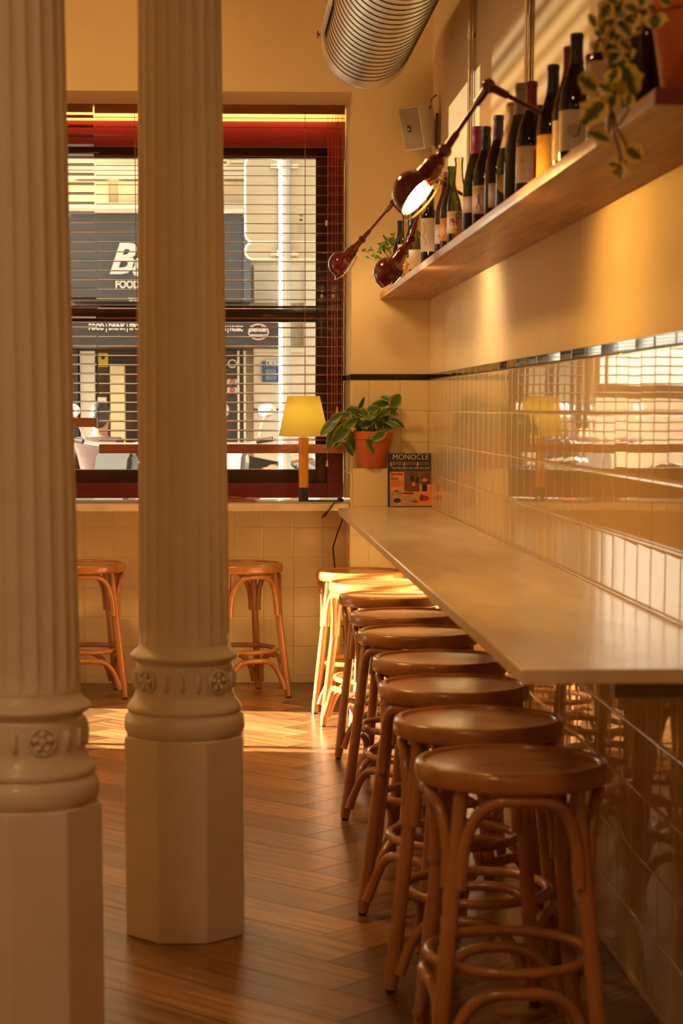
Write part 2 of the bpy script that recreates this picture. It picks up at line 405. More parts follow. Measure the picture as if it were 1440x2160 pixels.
mb = MB(); mb.box(((PX+XW)/2, YP-.0012, .78), (XW-PX, .0064, 1.565)); mb.box(((WX0+PX)/2, YB+.0055, .456), (PX-WX0, .008, .912)); mb.box((PX+.0005, (YP+YF)/2, .78), (.006, YF-YP-.06, 1.565))
mb.obj('grout_bed', GROUT, wb_o)
mb = MB(); tiles(mb, (0, YP-.010, 0), (1, 0, 0), (0, 0, 1), (0, -1, 0), [PX-.002, PX+.207, XW-.002], [1.5635, 1.592], gap=.003)
tiles(mb, (PX-.008, 0, 0), (0, 1, 0), (0, 0, 1), (-1, 0, 0), [YP-.01, YP+.2, YP+.42, YF-.05], [1.5635, 1.592], gap=.003)
mb.box(((PX+XW)/2, YP-.003, 1.578), (XW-PX, .008, .027)); mb.box((PX, (YP+YF)/2, 1.578), (.008, YF-YP-.06, .027)); mb.obj('dark_trim_tiles', BLACK_TILE, wb_o, ang=60, label='black tile trim')

f = MB()
def bar(x0, x1, z0, z1, y=YF, d=.08):
    if z1-z0 > x1-x0: y -= .003
    f.box(((x0+x1)/2, y, (z0+z1)/2), (x1-x0, d, z1-z0), bev=.004)
bar(WX0, PX-.0045, 2.748, 2.884);  bar(.532, PX-.0045, .957, 2.80); bar(WX0, PX-.0045, .957, 1.036); bar(WX0, WX0+.09, .957, 2.80)
win = tag(f.obj('window_1', MAROON), 'maroon framed street window behind wooden blinds', 'window', kind='structure')
f = MB()
bar(.4711, .534, 1.034, 2.75, YF+.012, .06); bar(WX0+.088, .534, 1.034, 1.106, YF+.012, .06); bar(WX0+.088, .534, 2.70, 2.75, YF+.012, .06); bar(WX0+.088, .534, 1.869, 1.953, YF+.012, .062)
bar(WX0+.088, WX0+.15, 1.034, 2.75, YF+.012, .06)
f.obj('window_sash', mat('dark_maroon_paint', (.045, .007, .009), .3, coat=.3), win, label='dark maroon sash')
MB().box(((WX0+.5)/2, YF+.015, 1.9), (.5-WX0, .006, 1.7)).obj('window_pane', GLASS, win)

# window counter and the long wall counter
o = MB().box(((WX0+PX)/2, (9.92+YF-.045)/2, .9335), (PX-WX0-.012, YF-.045-9.92, .035), bev=.003).obj('window_counter', MARBLE)
tag(o, 'pale marble counter ledge running under the street window', 'counter')
CZ = .944; CXL = .5425; CYN = 3.61
cnt = thing('wall_counter', 'long pale marble bar counter fixed along the tiled right wall', 'counter', (XW, 6.6, CZ))
mb = MB(); Lo = Vector((XW, 6.6, CZ))
poly = [(CXL, CYN), (XW-.003, CYN), (XW-.003, YP-.014), (.66, YP-.014), (.66, 9.9), (.634, 9.9), (.634, 9.655), (CXL+.012, 9.655), (CXL, 9.62)]
poly = [(CXL, CYN), (XW-.003, CYN), (XW-.003, YP-.014), (.640, YP-.014), (.640, 9.72), (CXL+.030, 9.655), (CXL, 9.62)]
mb.prism(poly, CZ-.028, CZ); mb.xf(Matrix.Translation(-Lo)); top = mb.obj('counter_top', MARBLE, cnt)
b_ = top.modifiers.new('edge', 'BEVEL'); b_.width = .003; b_.segments = 2; b_.limit_method = 'ANGLE'
for k, y in enumerate((3.68, 5.9, 7.8, 9.3)):
    mb = MB(); mb.box((.864, y, CZ-.0445), (.278, .045, .033)); mb.box((XW-.012, y, CZ-.16), (.012, .045, .24))
    mb.xf(Matrix.Translation(-Lo)); mb.obj('bracket', DARKSTEEL, cnt)

# ------------------------------------------------------------------ cast iron columns
def make_column(x, y, label, pa=0, ra=0):
    t = thing('cast_iron_column', label, 'column', (x, y, 0), 0, 'cast iron columns')
    q = .159/math.cos(PI/8); a0 = PI/8+R(-2+pa)
    mb = MB()
    def octo(r, z): return [(r*math.cos(a0+k*PI/4), r*math.sin(a0+k*PI/4), z) for k in range(8)]
    rings = [[mb.bm.verts.new(p) for p in octo(q*s, z)] for s, z in ((1.0, 0), (1.0, .010), (1, .535), (.985, .548), (.6, .55))]
    for A, B in zip(rings, rings[1:]):
        for k in range(8): mb.bm.faces.new((A[k], A[(k+1) % 8], B[(k+1) % 8], B[k]))
    mb.bm.faces.new(rings[0]); mb.bm.faces.new(rings[-1])
    o = mb.obj('plinth', IRON, t, 20)
    bv = o.modifiers.new('edge', 'BEVEL'); bv.width = .004; bv.segments = 2; bv.limit_method = 'ANGLE'
    prof = [(.10, .545), (.150, .546), (.158, .552), (.163, .565), (.1635, .582), (.160, .598), (.152, .606), (.150, .610), (.1545, .614), (.1565, .622), (.150, .632), (.141, .645), (.1345, .658), (.1325, .668),
            (.1325, .730), (.1300, .738), (.1270, .742), (.1290, .747), (.1400, .753), (.1470, .760), (.1465, .766), (.138, .772), (.129, .780), (.1235, .788), (.1210, .80)]
    MB().lathe(prof, 64).obj('base_moulding', IRON, t, 50)
    n = 20
    def flute(zz):
        def fn(a, z):
            k = (a*n/(2*PI)) % 1.0; d = abs(k-.5)*2          # 0 mid flute, 1 at fillet
            fade = min(1, max(0, (z-.80)/.045))
            return -.0085*fade*math.sqrt(max(0, 1-(d/.84)**2)) if d < .84 else 0
        return fn
    zs = [.798, .802, .808, .815, .825, .835, .85, 1.0, 1.4, 1.8, 2.2, 2.6, 3.0, 3.4, ZC]
    MB().lathe([(.1225-(z-.80)*.0083, z) for z in zs], n*12, rfun=flute(0)).obj('fluted_shaft', IRON, t, 70)
    for k in range(4):
        a = R(-47+ra)+k*PI/2
        M = Matrix.Rotation(a, 4, 'Z') @ T4((.1325, 0, .699), Matrix(((0, 0, 1), (1, 0, 0), (0, 1, 0))))
        mb = MB(); mb.lathe([(0, .009), (.006, .009), (.009, .006), (.010, .003), (.011, .003)], 16, M)
        for j in range(5):
            b = j*2*PI/5+.3
            mb.xf(Matrix.Identity(4))
            m2 = M @ T4((.0175*math.cos(b), .0175*math.sin(b), .004)) @ Matrix.Rotation(b, 4, 'Z') @ Matrix.Diagonal((.0095, .0085, .0055, 1))
            bmesh.ops.create_uvsphere(mb.bm, u_segments=10, v_segments=6, radius=1, matrix=m2)
        mb.lathe([(.026, .0), (.027, .005), (.030, .006), (.0325, .004), (.033, 0)], 24, M)
        mb.obj('rosette', IRON, t, 60)
        for j in (-1, 0, 1):
            aa = a + R(45) + j*R(18.5)
            M2 = Matrix.Rotation(aa, 4, 'Z') @ T4((.1315, 0, .697))
            m3 = MB(); m3.tube([(.0, 0, -.023), (.002, 0, -.019), (.002, 0, .019), (0, 0, .023)], [.003, .0072, .0072, .003], 10); m3.xf(M2); m3.obj('tablet', IRON, t, 60)
    return t
make_column(-.114, 5.34, 'whole fluted cream iron column on an octagonal plinth, standing clear in the room')
make_column(-.450, 4.42, 'nearer fluted cream iron column cut off by the left picture edge', 15, -22)

# ------------------------------------------------------------------ bentwood stools
def make_stool():
    t = thing('bentwood_stool', 'x', 'stool')
    Rr = .2105
    MB().lathe([(.168, .6215), (.2035, .6215), (.2085, .626), (Rr, .634), (Rr, .652), (.2085, .660), (.2035, .6645), (.1965, .6655), (.1900, .6635), (.1870, .6595), (.186, .652), (.17, .640), (.168, .6215)], 64).obj('seat_ring', BENT, t, 50)
    MB().lathe([(0, .6535), (.06, .6540), (.12, .6555), (.16, .6572), (.1868, .6592), (.1868, .648), (0, .640)], 48).obj('seat_panel', BENTPANEL, t, 50)
    legs = [R(45)+k*PI/2 for k in range(4)]
    def lp(a, z):
        f_ = (z/.62); r = .252 - .078*f_
        return Vector((r*math.cos(a), r*math.sin(a), z))
    for a in legs:
        zz = [.008, .03, .12, .25, .38, .5, .58, .622]
        MB().tube([lp(a, z) for z in zz], [.0155, .0172, .018, .0180, .0175, .017, .0165, .0165], 14).obj('leg', BENT, t)
        MB().tube([lp(a, .0) , lp(a, .009)], .012, 10).obj('foot_pad', PAD, t, label='black plastic foot pad')
    MB().tube([(.178*math.cos(k*2*PI/48), .178*math.sin(k*2*PI/48), .234) for k in range(48)], .0122, 10, closed=True).obj('foot_ring', BENT, t)
    def arch(a, z0, h, r0, r1, nm):
        pts = []; N = 25
        for k in range(N):
            th = PI*k/(N-1); cx = math.copysign(abs(math.cos(th))**.62, math.cos(th)); sz = math.sin(th)**.85
            phi = a + cx*(PI/4 - .092*(.4/max(.25, 1)) - .05); r = r0 + (r1-r0)*sz
            pts.append((r*math.cos(phi), r*math.sin(phi), z0+h*sz))
        MB().tube(pts, [.0135 if 2 < k < N-3 else .0148 for k in range(N)], 10).obj(nm, BENT, t)
    for a in legs:
        arch(a+PI/4, .412, .196, .198, .188, 'seat_brace')
        arch(a+PI/4, .045, .148, .240, .188, 'foot_brace')
    return t
stool0 = make_stool()
G = 'bentwood stools lined up along the wall counter'
ORD = ['nearest the viewer, at the open end of the counter', 'second', 'third', 'fourth', 'fifth', 'sixth', 'seventh', 'eighth, sunlit', 'ninth, sunlit, beside the tiled corner pier']
row = [(.619, 4.245, 0), (.6226, 4.84, -18), (.632, 5.4565, 40), (.6585, 6.047, -14), (.661, 6.787, -45), (.672, 7.39, -15), (.6736, 8.127, -15), (.663, 8.737, 20), (.634, 9.345, -16)]
for i, (x, y, a) in enumerate(row):
    o = stool0 if i == 0 else copy_tree(stool0)
    o.location = (x, y, 0); o.rotation_euler = (0, 0, R(a))
    lab = {0: 'brown bentwood stool nearest the viewer, at the open end of the counter', 7: 'sunlit bentwood stool at the counter, second from the corner pier', 8: 'sunlit bentwood stool at the far end of the counter, beside the corner pier'}.get(i, 'brown bentwood stool, %s along the counter from its open near end' % ORD[i])
    tag(o, lab, 'stool', G)
for (x, y, a, lab) in ((.073, 9.84, 24, 'bentwood stool at the window counter, just right of the freestanding column'), (-.707, 9.88, 10, 'bentwood stool at the window counter, seen between the two columns')):
    o = copy_tree(stool0); o.location = (x, y, 0); o.rotation_euler = (0, 0, R(a)); tag(o, lab, 'stool', 'bentwood stools under the window counter')

# ------------------------------------------------------------------ wooden blinds
def blind(x0, x1, ztop, zbot, y, pitch, tilt, label, railh=.034, val=True):
    t = thing('venetian_blind', label, 'blind', ((x0+x1)/2, y, ztop), 0, 'wooden blinds at the street window')
    L = Vector(t.location); w = x1-x0
    def sub(mb): mb.xf(Matrix.Translation(-L)); return mb
    s = MB(); z = ztop-.085; k = 0
    while z > zbot+railh+.012:
        s.box(((x0+x1)/2, y, z), (w, .05, .0032), Matrix.Rotation(tilt, 3, 'X')); z -= pitch
    sub(s).obj('slats', BLINDWOOD, t)
    sub(MB().box(((x0+x1)/2, y, zbot+railh/2), (w, .052, railh), bev=.004)).obj('bottom_rail', BLINDWOOD, t)
    sub(MB().box(((x0+x1)/2, y-.035, ztop-.035), (w, .016, .07), bev=.003)).obj('valance', BLINDWOOD, t)
    sub(MB().box(((x0+x1)/2, y, ztop-.02), (w-.01, .05, .038))).obj('head_rail', DARKSTEEL, t)
    for fx in ([x0+.20, x1-.20] if w > .6 else [x0+.2]):
        c = MB()
        for dy in (-.027, .027): c.tube([(fx, y+dy, ztop-.03), (fx, y+dy, zbot+.01)], .0011, 5)
        sub(c).obj('ladder_cord', CORD, t)
    return t, L
BY = 10.36; BLT = 2.970
b1, L1 = blind(-.652, .612, BLT, 1.193, BY, .0477, .125, 'lower hanging red-brown wooden blind, its rail behind the table lamp', railh=.047)
b2, L2 = blind(-1.70, -.660, BLT+.004, 1.328, BY, .0477, -.115, 'red-brown wooden blind hanging higher, mostly behind the nearer column', railh=.048)
for (x, zt, tz) in ((.525, 2.2, 1.125), (.5757, 2.2, 1.40)):
    MB().tube([(x, BY-.045, BLT-.06), (x, BY-.045, tz+.03)], .0012, 5).xf(Matrix.Translation(-L1)).obj('pull_cord', CORD, b1)
    MB().lathe([(.002, .034), (.004, .030), (.0045, .018), (.0075, 0), (0, 0)], 10, T4((x, BY-.045, tz))).xf(Matrix.Translation(-L1)).obj('tassel', mat('pine_tassel', (.75, .36, .09), .4), b1)
for x in (.548, .564, .60):
    MB().tube([(x, BY-.045, BLT-.06), (x, BY-.045, 1.24)], .0010, 5).xf(Matrix.Translation(-L1)).obj('pull_cord', CORD, b1)
MB().box((.519, BY-.04, 2.36), (.012, .008, .026), bev=.002).xf(Matrix.Translation(-L1)).obj('cord_joiner', PAPERW, b1, label='white cord joiner')

# ------------------------------------------------------------------ wine shelf
SZ0, SZ1, SX, SY0 = 1.955, 1.983, .762, 3.60
o = MB().box(((SX+XW+.004)/2, (SY0+YP-.002)/2, (SZ0+SZ1)/2), (XW+.004-SX, YP-.002-SY0, SZ1-SZ0), bev=.002).obj('wine_shelf', SHELFWOOD)
MB().box(((SX+XW)/2, SY0-.004, (SZ0+SZ1)/2), (XW-SX, .008, SZ1-SZ0+.002)).xf(Matrix.Identity(4)).obj('shaded_end', MAROON, o, label='dark maroon end face with shade painted in')  # dark end-grain face, its shade put into the colour
tag(o, 'long wooden shelf of wine bottles fixed high on the right wall', 'shelf')

gl_dark = thin('dark_bottle_glass', (.05, .025, .006), body=.55, bodycol=(.018, .008, .004))
gl_green = thin('green_bottle_glass', (.30, .36, .06), body=.22, bodycol=(.03, .05, .008))
gl_olive = thin('olive_bottle_glass', (.26, .22, .05), body=.3, bodycol=(.03, .028, .006))
gl_clear = thin('clear_bottle_glass', (.90, .84, .70))
gl_amber = thin('amber_bottle_glass', (.50, .22, .05), body=.25, bodycol=(.12, .045, .01))
FO = {k: mat('foil_'+k, c, .42) for k, c in dict(black=(.012, .008, .007), red=(.20, .006, .010), maroon=(.09, .006, .008), pink=(.34, .02, .16), purple=(.06, .02, .10), gold=(.62, .33, .09), silver=(.28, .22, .13), navy=(.01, .02, .045), green=(.05, .13, .02), orange=(.36, .12, .03)).items()}
LB = {k: mat('label_'+k, c, .55) for k, c in dict(white=(.62, .55, .46), cream=(.70, .54, .34), pink=(.55, .38, .30), yellow=(.75, .42, .07), orange=(.62, .26, .05)).items()}
SHAPES = {'burgundy': [(0, 0), (.036, 0), (.0395, .004), (.0395, .13), (.039, .145), (.034, .175), (.024, .205), (.0165, .23), (.0142, .25), (.0138, .285), (.0155, .287), (.0155, .297), (.0135, .3), (.011, .3)],
          'bordeaux': [(0, 0), (.034, 0), (.037, .004), (.037, .18), (.035, .195), (.026, .212), (.017, .222), (.0145, .235), (.0138, .285), (.0155, .287), (.0155, .297), (.0135, .3), (.011, .3)],
          'champagne': [(0, 0), (.040, 0), (.044, .005), (.044, .12), (.042, .145), (.034, .185), (.024, .225), (.0175, .255), (.0150, .28), (.0150, .298), (.0175, .300), (.0175, .310), (.0148, .318), (.0120, .318)]}
def bottle(x, y, shape, glass, label, foil=None, lab=None, lz=(.045, .12), law=150, top=None, flen=.07, h=None, lang=None):
    t = thing('wine_bottle', label, 'bottle', (x, y, SZ1+.0005), 0, 'bottles on the wall shelf')
    pr = SHAPES[shape]
    if h: k = h/pr[-1][1]; pr = [(r, z*k) for r, z in pr]
    MB().lathe(pr, 28).obj('glass_body', glass, t, 50)
    H = pr[-1][1]
    def rad(z):
        for (r0, z0), (r1, z1) in zip(pr, pr[1:]):
            if z0 <= z <= z1 and z1 > z0: return r0+(r1-r0)*(z-z0)/(z1-z0)
        return pr[-1][0]
    if foil:
        zs = [H-flen+flen*k/9 for k in range(10)]
        MB().lathe([(rad(min(z, H-.001))+.0009, z) for z in zs]+[(.013, H+.001), (0, H+.001)], 24).obj('foil', FO[foil], t, 50, label=foil+' foil')
    la = None
    if lab:
        a0 = lang if lang is not None else R(-112)
        m = MB(); r = rad(lz[0]+.01)+.0006; n = 14; sp = R(law)
        cols = [[m.bm.verts.new(((r)*math.cos(a0-sp/2+sp*k/n), r*math.sin(a0-sp/2+sp*k/n), z)) for z in lz] for k in range(n+1)]
        for A, B in zip(cols, cols[1:]): m.bm.faces.new((A[0], B[0], B[1], A[1]))
        la = m.obj('paper_label', LB[lab], t, label=lab+' paper label')
        la['r'] = r; la['a'] = a0
    return t, la
def on_label(t, la, body, size, z, m, sx=1, da=0, **k):
    r = la['r']+.0005; a = la['a']+da
    M = Matrix.Rotation(a+PI/2, 4, 'Z') @ T4((0, -r, z), FACE)
    text('lettering', body, size, M, m, la, sx=sx, bend=r, **k)
def motif(la, pts, r_, m, close=False, name='drawing'):
    """line drawing on a label: pts in label mm (x, z)"""
    r = la['r']+.0004; a = la['a']
    P = []
    for x, z in pts:
        b = a + x/r; P.append((r*math.cos(b), r*math.sin(b), z))
    MB().tube(P, r_, 5).obj(name, m, la)

B = bottle
t, l = B(.824, 4.763, 'burgundy', gl_dark, 'dark bottle with white label and snail drawing, tallest beside the hanging ivy', 'black', 'white', (.035, .128), 130, h=.305)
motif(l, [(.004+.0022*k*.35*math.cos(k*.55)*.62, .083+.0022*k*.35*math.sin(k*.55)*.62) for k in range(36)], .0007, INK)
motif(l, [(.004, .066), (.016, .068), (.02, .10), (.015, .104)], .0011, INK)
B(.832, 4.905, 'burgundy', gl_dark, 'dark bottle with a red foil neck and cream label, behind the snail label bottle', 'red', 'cream', (.03, .125), 120)
B(.834, 5.158, 'burgundy', gl_dark, 'dark bottle with black neck and plain yellow strip label', 'black', 'yellow', (.02, .125), 75, lang=R(-140))
t, l = B(.819, 5.42, 'burgundy', gl_dark, 'dark bottle with bright red foil and cream label with red print', 'red', 'cream', (.035, .13), 120, flen=.075)
on_label(t, l, 'M', .013, .085, REDINK, da=R(-22)); motif(l, [(.020, .045), (.020, .118)], .0025, REDINK)
B(.812, 5.56, 'champagne', gl_olive, 'sparkling wine bottle with mottled silver foil neck, left of the bright red foil', 'silver', None, flen=.085)
t, l = B(.836, 5.905, 'champagne', gl_green, 'green sparkling wine bottle with gold foil and round gold medal', 'gold', None, flen=.13)
MB().lathe([(0, .003), (.027, .003), (.028, 0)], 28, Matrix.Rotation(R(-118), 4, 'Z') @ T4((.0435, 0, .085), Matrix(((0, 0, 1), (1, 0, 0), (0, 1, 0))))).obj('medal', mat('gold_medal', (.55, .30, .05), .3, metal=.4), t, label='round gold medal label')
B(.815, 6.035, 'burgundy', gl_dark, 'slim dark bottle with purple foil neck', 'purple', 'pink', (.03, .10), 60)
t, l = B(.808, 6.27, 'burgundy', gl_dark, 'dark bottle with large pinkish label and line drawing, below a plain black neck', 'black', 'pink', (.035, .12), 150)
motif(l, [(-.02, .05), (-.012, .075), (-.016, .09), (-.008, .095), (-.010, .07), (-.002, .05), (-.004, .044)], .0009, INK)
on_label(t, l, 'vino', .010, .104, INK)
B(.797, 6.40, 'champagne', gl_green, 'green bottle with pink foil and a green cap', 'pink', 'pink', (.05, .10), 120, flen=.085)
B(.855, 6.62, 'bordeaux', gl_amber, 'brown bottle with plain brown neck behind the pink foil bottle', 'silver', None, flen=.05, h=.31)
B(.853, 6.90, 'burgundy', gl_olive, 'olive bottle with orange neck foil behind the clear PH bottle', 'orange', None)
t, l = B(.812, 7.02, 'burgundy', gl_clear, 'clear empty bottle with cream label lettered PH in red', None, 'cream', (.04, .115), 150)
on_label(t, l, 'PH', .034, .06, REDINK, da=R(-12), off=.0012, sx=.8); motif(l, [(.012+.009*math.cos(k*.5), .098+.009*math.sin(k*.5)) for k in range(14)], .0011, INK); on_label(t, l, 'vi natural', .007, .048, INK)
t, l = B(.815, 7.275, 'burgundy', gl_green, 'open green bottle with orange illustrated label', None, 'orange', (.035, .115), 140)
motif(l, [(-.02, .05), (.0, .07), (-.01, .10), (.015, .08), (.02, .05)], .0012, INK)
t, l = B(.815, 7.46, 'burgundy', gl_amber, 'amber bottle with white label and a red vertical word', 'orange', 'white', (.04, .11), 110, flen=.02)
on_label(t, l, 'ROJO', .016, .06, REDINK, da=R(-20), sx=.6)
t, l = B(.815, 8.02, 'bordeaux', gl_dark, 'dark bottle with tall white label, beyond the lit lamp head', 'black', 'white', (.055, .185), 120)
motif(l, [(-.012+.006*math.sin(k), .08+k*.008) for k in range(12)], .0008, INK)
B(.815, 8.50, 'burgundy', gl_clear, 'clear bottle with cream label, on the far half of the shelf', None, 'cream', (.02, .10), 150)
B(.82, 8.82, 'burgundy', gl_green, 'green bottle with yellow label low on the glass, near the far shelf end', 'black', 'yellow', (.02, .09), 130)
t, l = B(.815, 9.10, 'bordeaux', gl_clear, 'clear bottle with bright yellow label, behind the low lamp head', None, 'yellow', (.06, .17), 90)
B(.815, 9.36, 'burgundy', gl_dark, 'dark bottle beside the small green plant, last on the shelf', 'black', None)
B(.905, 5.01, 'bordeaux', gl_dark, 'dark bottle with maroon foil in the back row, right of the tallest bottle', 'maroon', None)
B(.905, 5.835, 'bordeaux', gl_dark, 'dark bottle with navy foil in the back row behind the red foil bottle', 'navy', None)
B(.92, 5.60, 'bordeaux', gl_amber, 'amber bottle peeking out in the back row', 'gold', None, h=.30)
B(.912, 6.18, 'bordeaux', gl_amber, 'amber bottle half hidden behind the purple foil bottle', 'gold', None, h=.26)
B(.835, 4.03, 'bordeaux', gl_dark, 'black bottle close beside the large terracotta pot', 'black', None)
B(.84, 4.27, 'bordeaux', gl_green, 'green bottle behind the hanging ivy leaves', 'black', 'white', (.03, .06), 120)
B(.835, 4.47, 'bordeaux', gl_dark, 'dark bottle with tall pinkish label behind the ivy', 'maroon', 'pink', (.04, .19), 140)
o = MB().box((SX+.05, 4.53, SZ1+.006), (.07, .10, .012)).obj('orange_booklet', ORANGE); tag(o, 'small orange booklet lying on the shelf at the foot of the bottles', 'booklet')

# ------------------------------------------------------------------ jointed wall lamps
lamp_lights = []
def wall_lamp(mount, elbow, joint, head, nrm, label, lit, s=1.0, lc=(1, .47, .065)):
    t = thing('jointed_wall_lamp', label, 'lamp', mount, 0, 'red jointed wall lamps above the shelf')
    O = Vector(mount); mount, elbow, joint, head, nrm = (Vector(p)-O for p in (mount, elbow, joint, head, Vector(nrm)+O))
    nrm = nrm.normalized()
    MB().lathe([(0, .03), (.022, .028), (.03, .02), (.032, 0), (0, 0)], 24, T4(mount, align((-1, 0, 0)))).obj('wall_mount', REDENAMEL, t)
    for a, b in ((mount+Vector((-.02, 0, 0)), elbow), (elbow, joint)):
        d = (b-a); u = d.normalized()
        m = MB(); m.tube([a, b], .0062, 12); m.tube([a+u*.006, a+u*.055], [.0115, .0095], 12); m.tube([b-u*.055, b-u*.006], [.0095, .0115], 12)
        m.obj('arm', REDENAMEL, t)
    for p in (elbow, joint):
        m = MB(); m.ball(p, .0185, 20); m.tube([p+Vector((0, -.022, 0)), p+Vector((0, .022, 0))], .010, 14); m.obj('ball_joint', REDENAMEL, t)
    ax = (joint-head).normalized()                    # neck axis
    # neck: stepped socket from the joint down to the bowl
    m = MB(); M = T4(head, align(ax)); Ln = (joint-head).length
    m.lathe([(0, .030), (.028, .034), (.0295, .05), (.027, .066), (.0265, .082), (.0225, .086), (.0215, .10), (.016, .108), (.013, Ln-.018), (.0125, Ln)], 24, M); m.obj('socket', REDENAMEL, t)
    # bowl: near-hemisphere open along nrm, inner shell white
    bw = .060*s; M = T4(head, align(nrm))
    prof = [(bw*math.sin(a), -bw*math.cos(a)) for a in [PI*.5*k/14 for k in range(15)]]+[(bw*1.0, .010), (bw*1.03, .016)]
    inn = [(max(0, r-.0018), z+.0018) for r, z in prof]
    MB().lathe(prof, 40, M).obj('bowl', REDENAMEL, t, 60)
    MB().lathe(inn[:-1]+[(bw*1.028, .0162)], 40, M).obj('bowl_lining', LAMPIN, t, 60, label='white inside of the bowl')
    MB().ball(head+nrm*.004, .026*s, 20).obj('bulb', emit('lit_bulb', (1, .72, .36), 60 if lit > 1 else 14) if lit else LAMPIN, t, label='glowing bulb' if lit else None)
    # wire guard ring hinged near the neck
    side = (ax - nrm*ax.dot(nrm)).normalized(); c = head+nrm*.030; x = side; y = nrm.cross(x)
    ring = [c + (x*math.cos(k*2*PI/40)*1.12 + y*math.sin(k*2*PI/40))*bw*1.02 for k in range(40)]
    g = MB(); g.tube(ring, .0022, 7, closed=True); g.tube([head+ax*.075+nrm*.026, c+x*bw*1.28+nrm*.012, c+x*bw*1.14], .0022, 7); g.obj('wire_guard', BRASS, t)
    if lit:
        L = bpy.data.lights.new('lamp_beam', 'SPOT'); L.energy = lit; L.color = lc; L.spot_size = R(160); L.spot_blend = .45; L.shadow_soft_size = .035
        lo = bpy.data.objects.new('lamp_beam', L); COL.objects.link(lo); lo.parent = t; lo.matrix_local = T4(head+nrm*.040, align(-nrm))
    return t
wall_lamp((XW-.002, 5.15, 2.075), (.6688, 5.15, 2.2303), (.5585, 5.15, 2.0695), (.4815, 5.15, 1.967), (.70, -.31, -.645), 'red jointed wall lamp with its bulb lit, nearest the viewer', 13, .93)
wall_lamp((XW-.002, 7.65, 2.18), (.7727, 7.65, 2.291), (.708, 7.65, 2.061), (.622, 7.65, 1.933), (.72, .26, -.64), 'dark red jointed wall lamp with its head hanging at the shelf edge', 7, lc=(1, .72, .38))
wall_lamp((XW-.002, 9.55, 2.167), (.7972, 9.55, 2.385), (.6493, 9.55, 2.215), (.549, 9.55, 2.100), (.71, .26, -.66), 'bright red jointed wall lamp farthest away, its head before the window', 1.5)

# ------------------------------------------------------------------ plants
def leaf(mb, base, tip, w, n, fold=.25, droop=.15, heart=.25, jag=0):
    """one blade with a midrib fold: base, tip, half width, surface normal hint"""
    base, tip, n = Vector(base), Vector(tip), Vector(n)
    d = tip-base; L = d.length; u = d/L; s = u.cross(n); s = s.normalized() if s.length > 1e-4 else u.orthogonal().normalized(); nn = s.cross(u).normalized()
    if mb.uv is None: mb.uv = mb.bm.loops.layers.uv.new('UVMap')
    K = 8; rows = []
    for k in range(K+1):
        t = k/K; ww = w*(math.sin(PI*min(1, t*.93+.07*(1-t)))**.75)*(1.15-.45*t)*(1+jag*(1 if k % 3 == 1 else 0)); ww = 0.0004 if k == K else ww
        back = heart*w*(1 if k == 0 else 0)
        c = base+u*(L*t)-nn*(droop*L*t*t)
        row = []
        for j, f in enumerate((-1, -.5, 0, .5, 1)):
            row.append((mb.bm.verts.new(c + s*(ww*f) + nn*(fold*ww*abs(f)) - u*(back*abs(f))), abs(f), t))
        rows.append(row)
    o_ = random.uniform(0, 50)
    for A, B_2 in zip(rows, rows[1:]):
        for j in range(4):
            q = (A[j], A[j+1], B_2[j+1], B_2[j])
            f = mb.bm.faces.new([v[0] for v in q])
            for lp, v in zip(f.loops, q): lp[mb.uv].uv = (v[1]*.8+.0, v[2]+o_)
def px(c, s, ox, oy, Y): return at(ox+c[0]*s, oy+c[1]*s, Y)
def pot(t, r0, r1, h, rimh, M=TERRA):
    MB().lathe([(0, 0), (r0-.004, 0), (r0, .004), (r1*.93, h-rimh), (r1*.935, h-rimh), (r1, h-rimh+.003), (r1, h-.004), (r1-.004, h), (r1-.012, h), (r1-.016, h-.02), (0, h-.02)], 48).obj('pot', M, t, 40)
    MB().lathe([(0, h-.012), (r1-.017, h-.014), (r1-.017, h-.03)], 32).obj('soil', SOIL, t)

pl = thing('potted_pothos', 'green leafy pothos in a terracotta pot on the tiled ledge', 'potted plant', (.7265, 9.845, 1.1315))
pot(pl, .067, .0985, .180, .040)
LV = [((710, 525), (790, 398), .028), ((720, 470), (565, 413), .020), ((655, 500), (450, 535), .020), ((640, 590), (832, 606), .019), ((700, 690), (852, 778), .015), ((570, 575), (492, 715), .022),
      ((300, 590), (455, 650), .022), ((290, 570), (150, 600), .019), ((320, 570), (374, 446), .010), ((200, 630), (45, 670), .018), ((190, 745), (0, 965), .030), ((135, 800), (45, 1005), .022), ((310, 690), (322, 882), .016),
      ((240, 840), (225, 1105), .024), ((425, 925), (562, 1105), .030), ((610, 850), (470, 935), .022), ((520, 690), (600, 790), .016), ((640, 720), (790, 765), .016), ((60, 690), (-140, 870), .024), ((60, 790), (-60, 1040), .026), ((150, 960), (245, 1115), .016),
      ((420, 610), (540, 545), .022), ((350, 640), (210, 570), .022), ((560, 640), (690, 560), .020), ((450, 720), (330, 780), .020), ((600, 760), (690, 800), .018), ((260, 700), (140, 790), .022), ((430, 780), (520, 850), .018), ((90, 640), (-30, 720), .018), ((500, 600), (430, 690), .02), ((590, 620), (640, 730), .022), ((250, 640), (320, 760), .022)]
mb = MB(); st = MB(); O = Vector(pl.location); TOP = Vector((.7265, 9.845, 1.30))
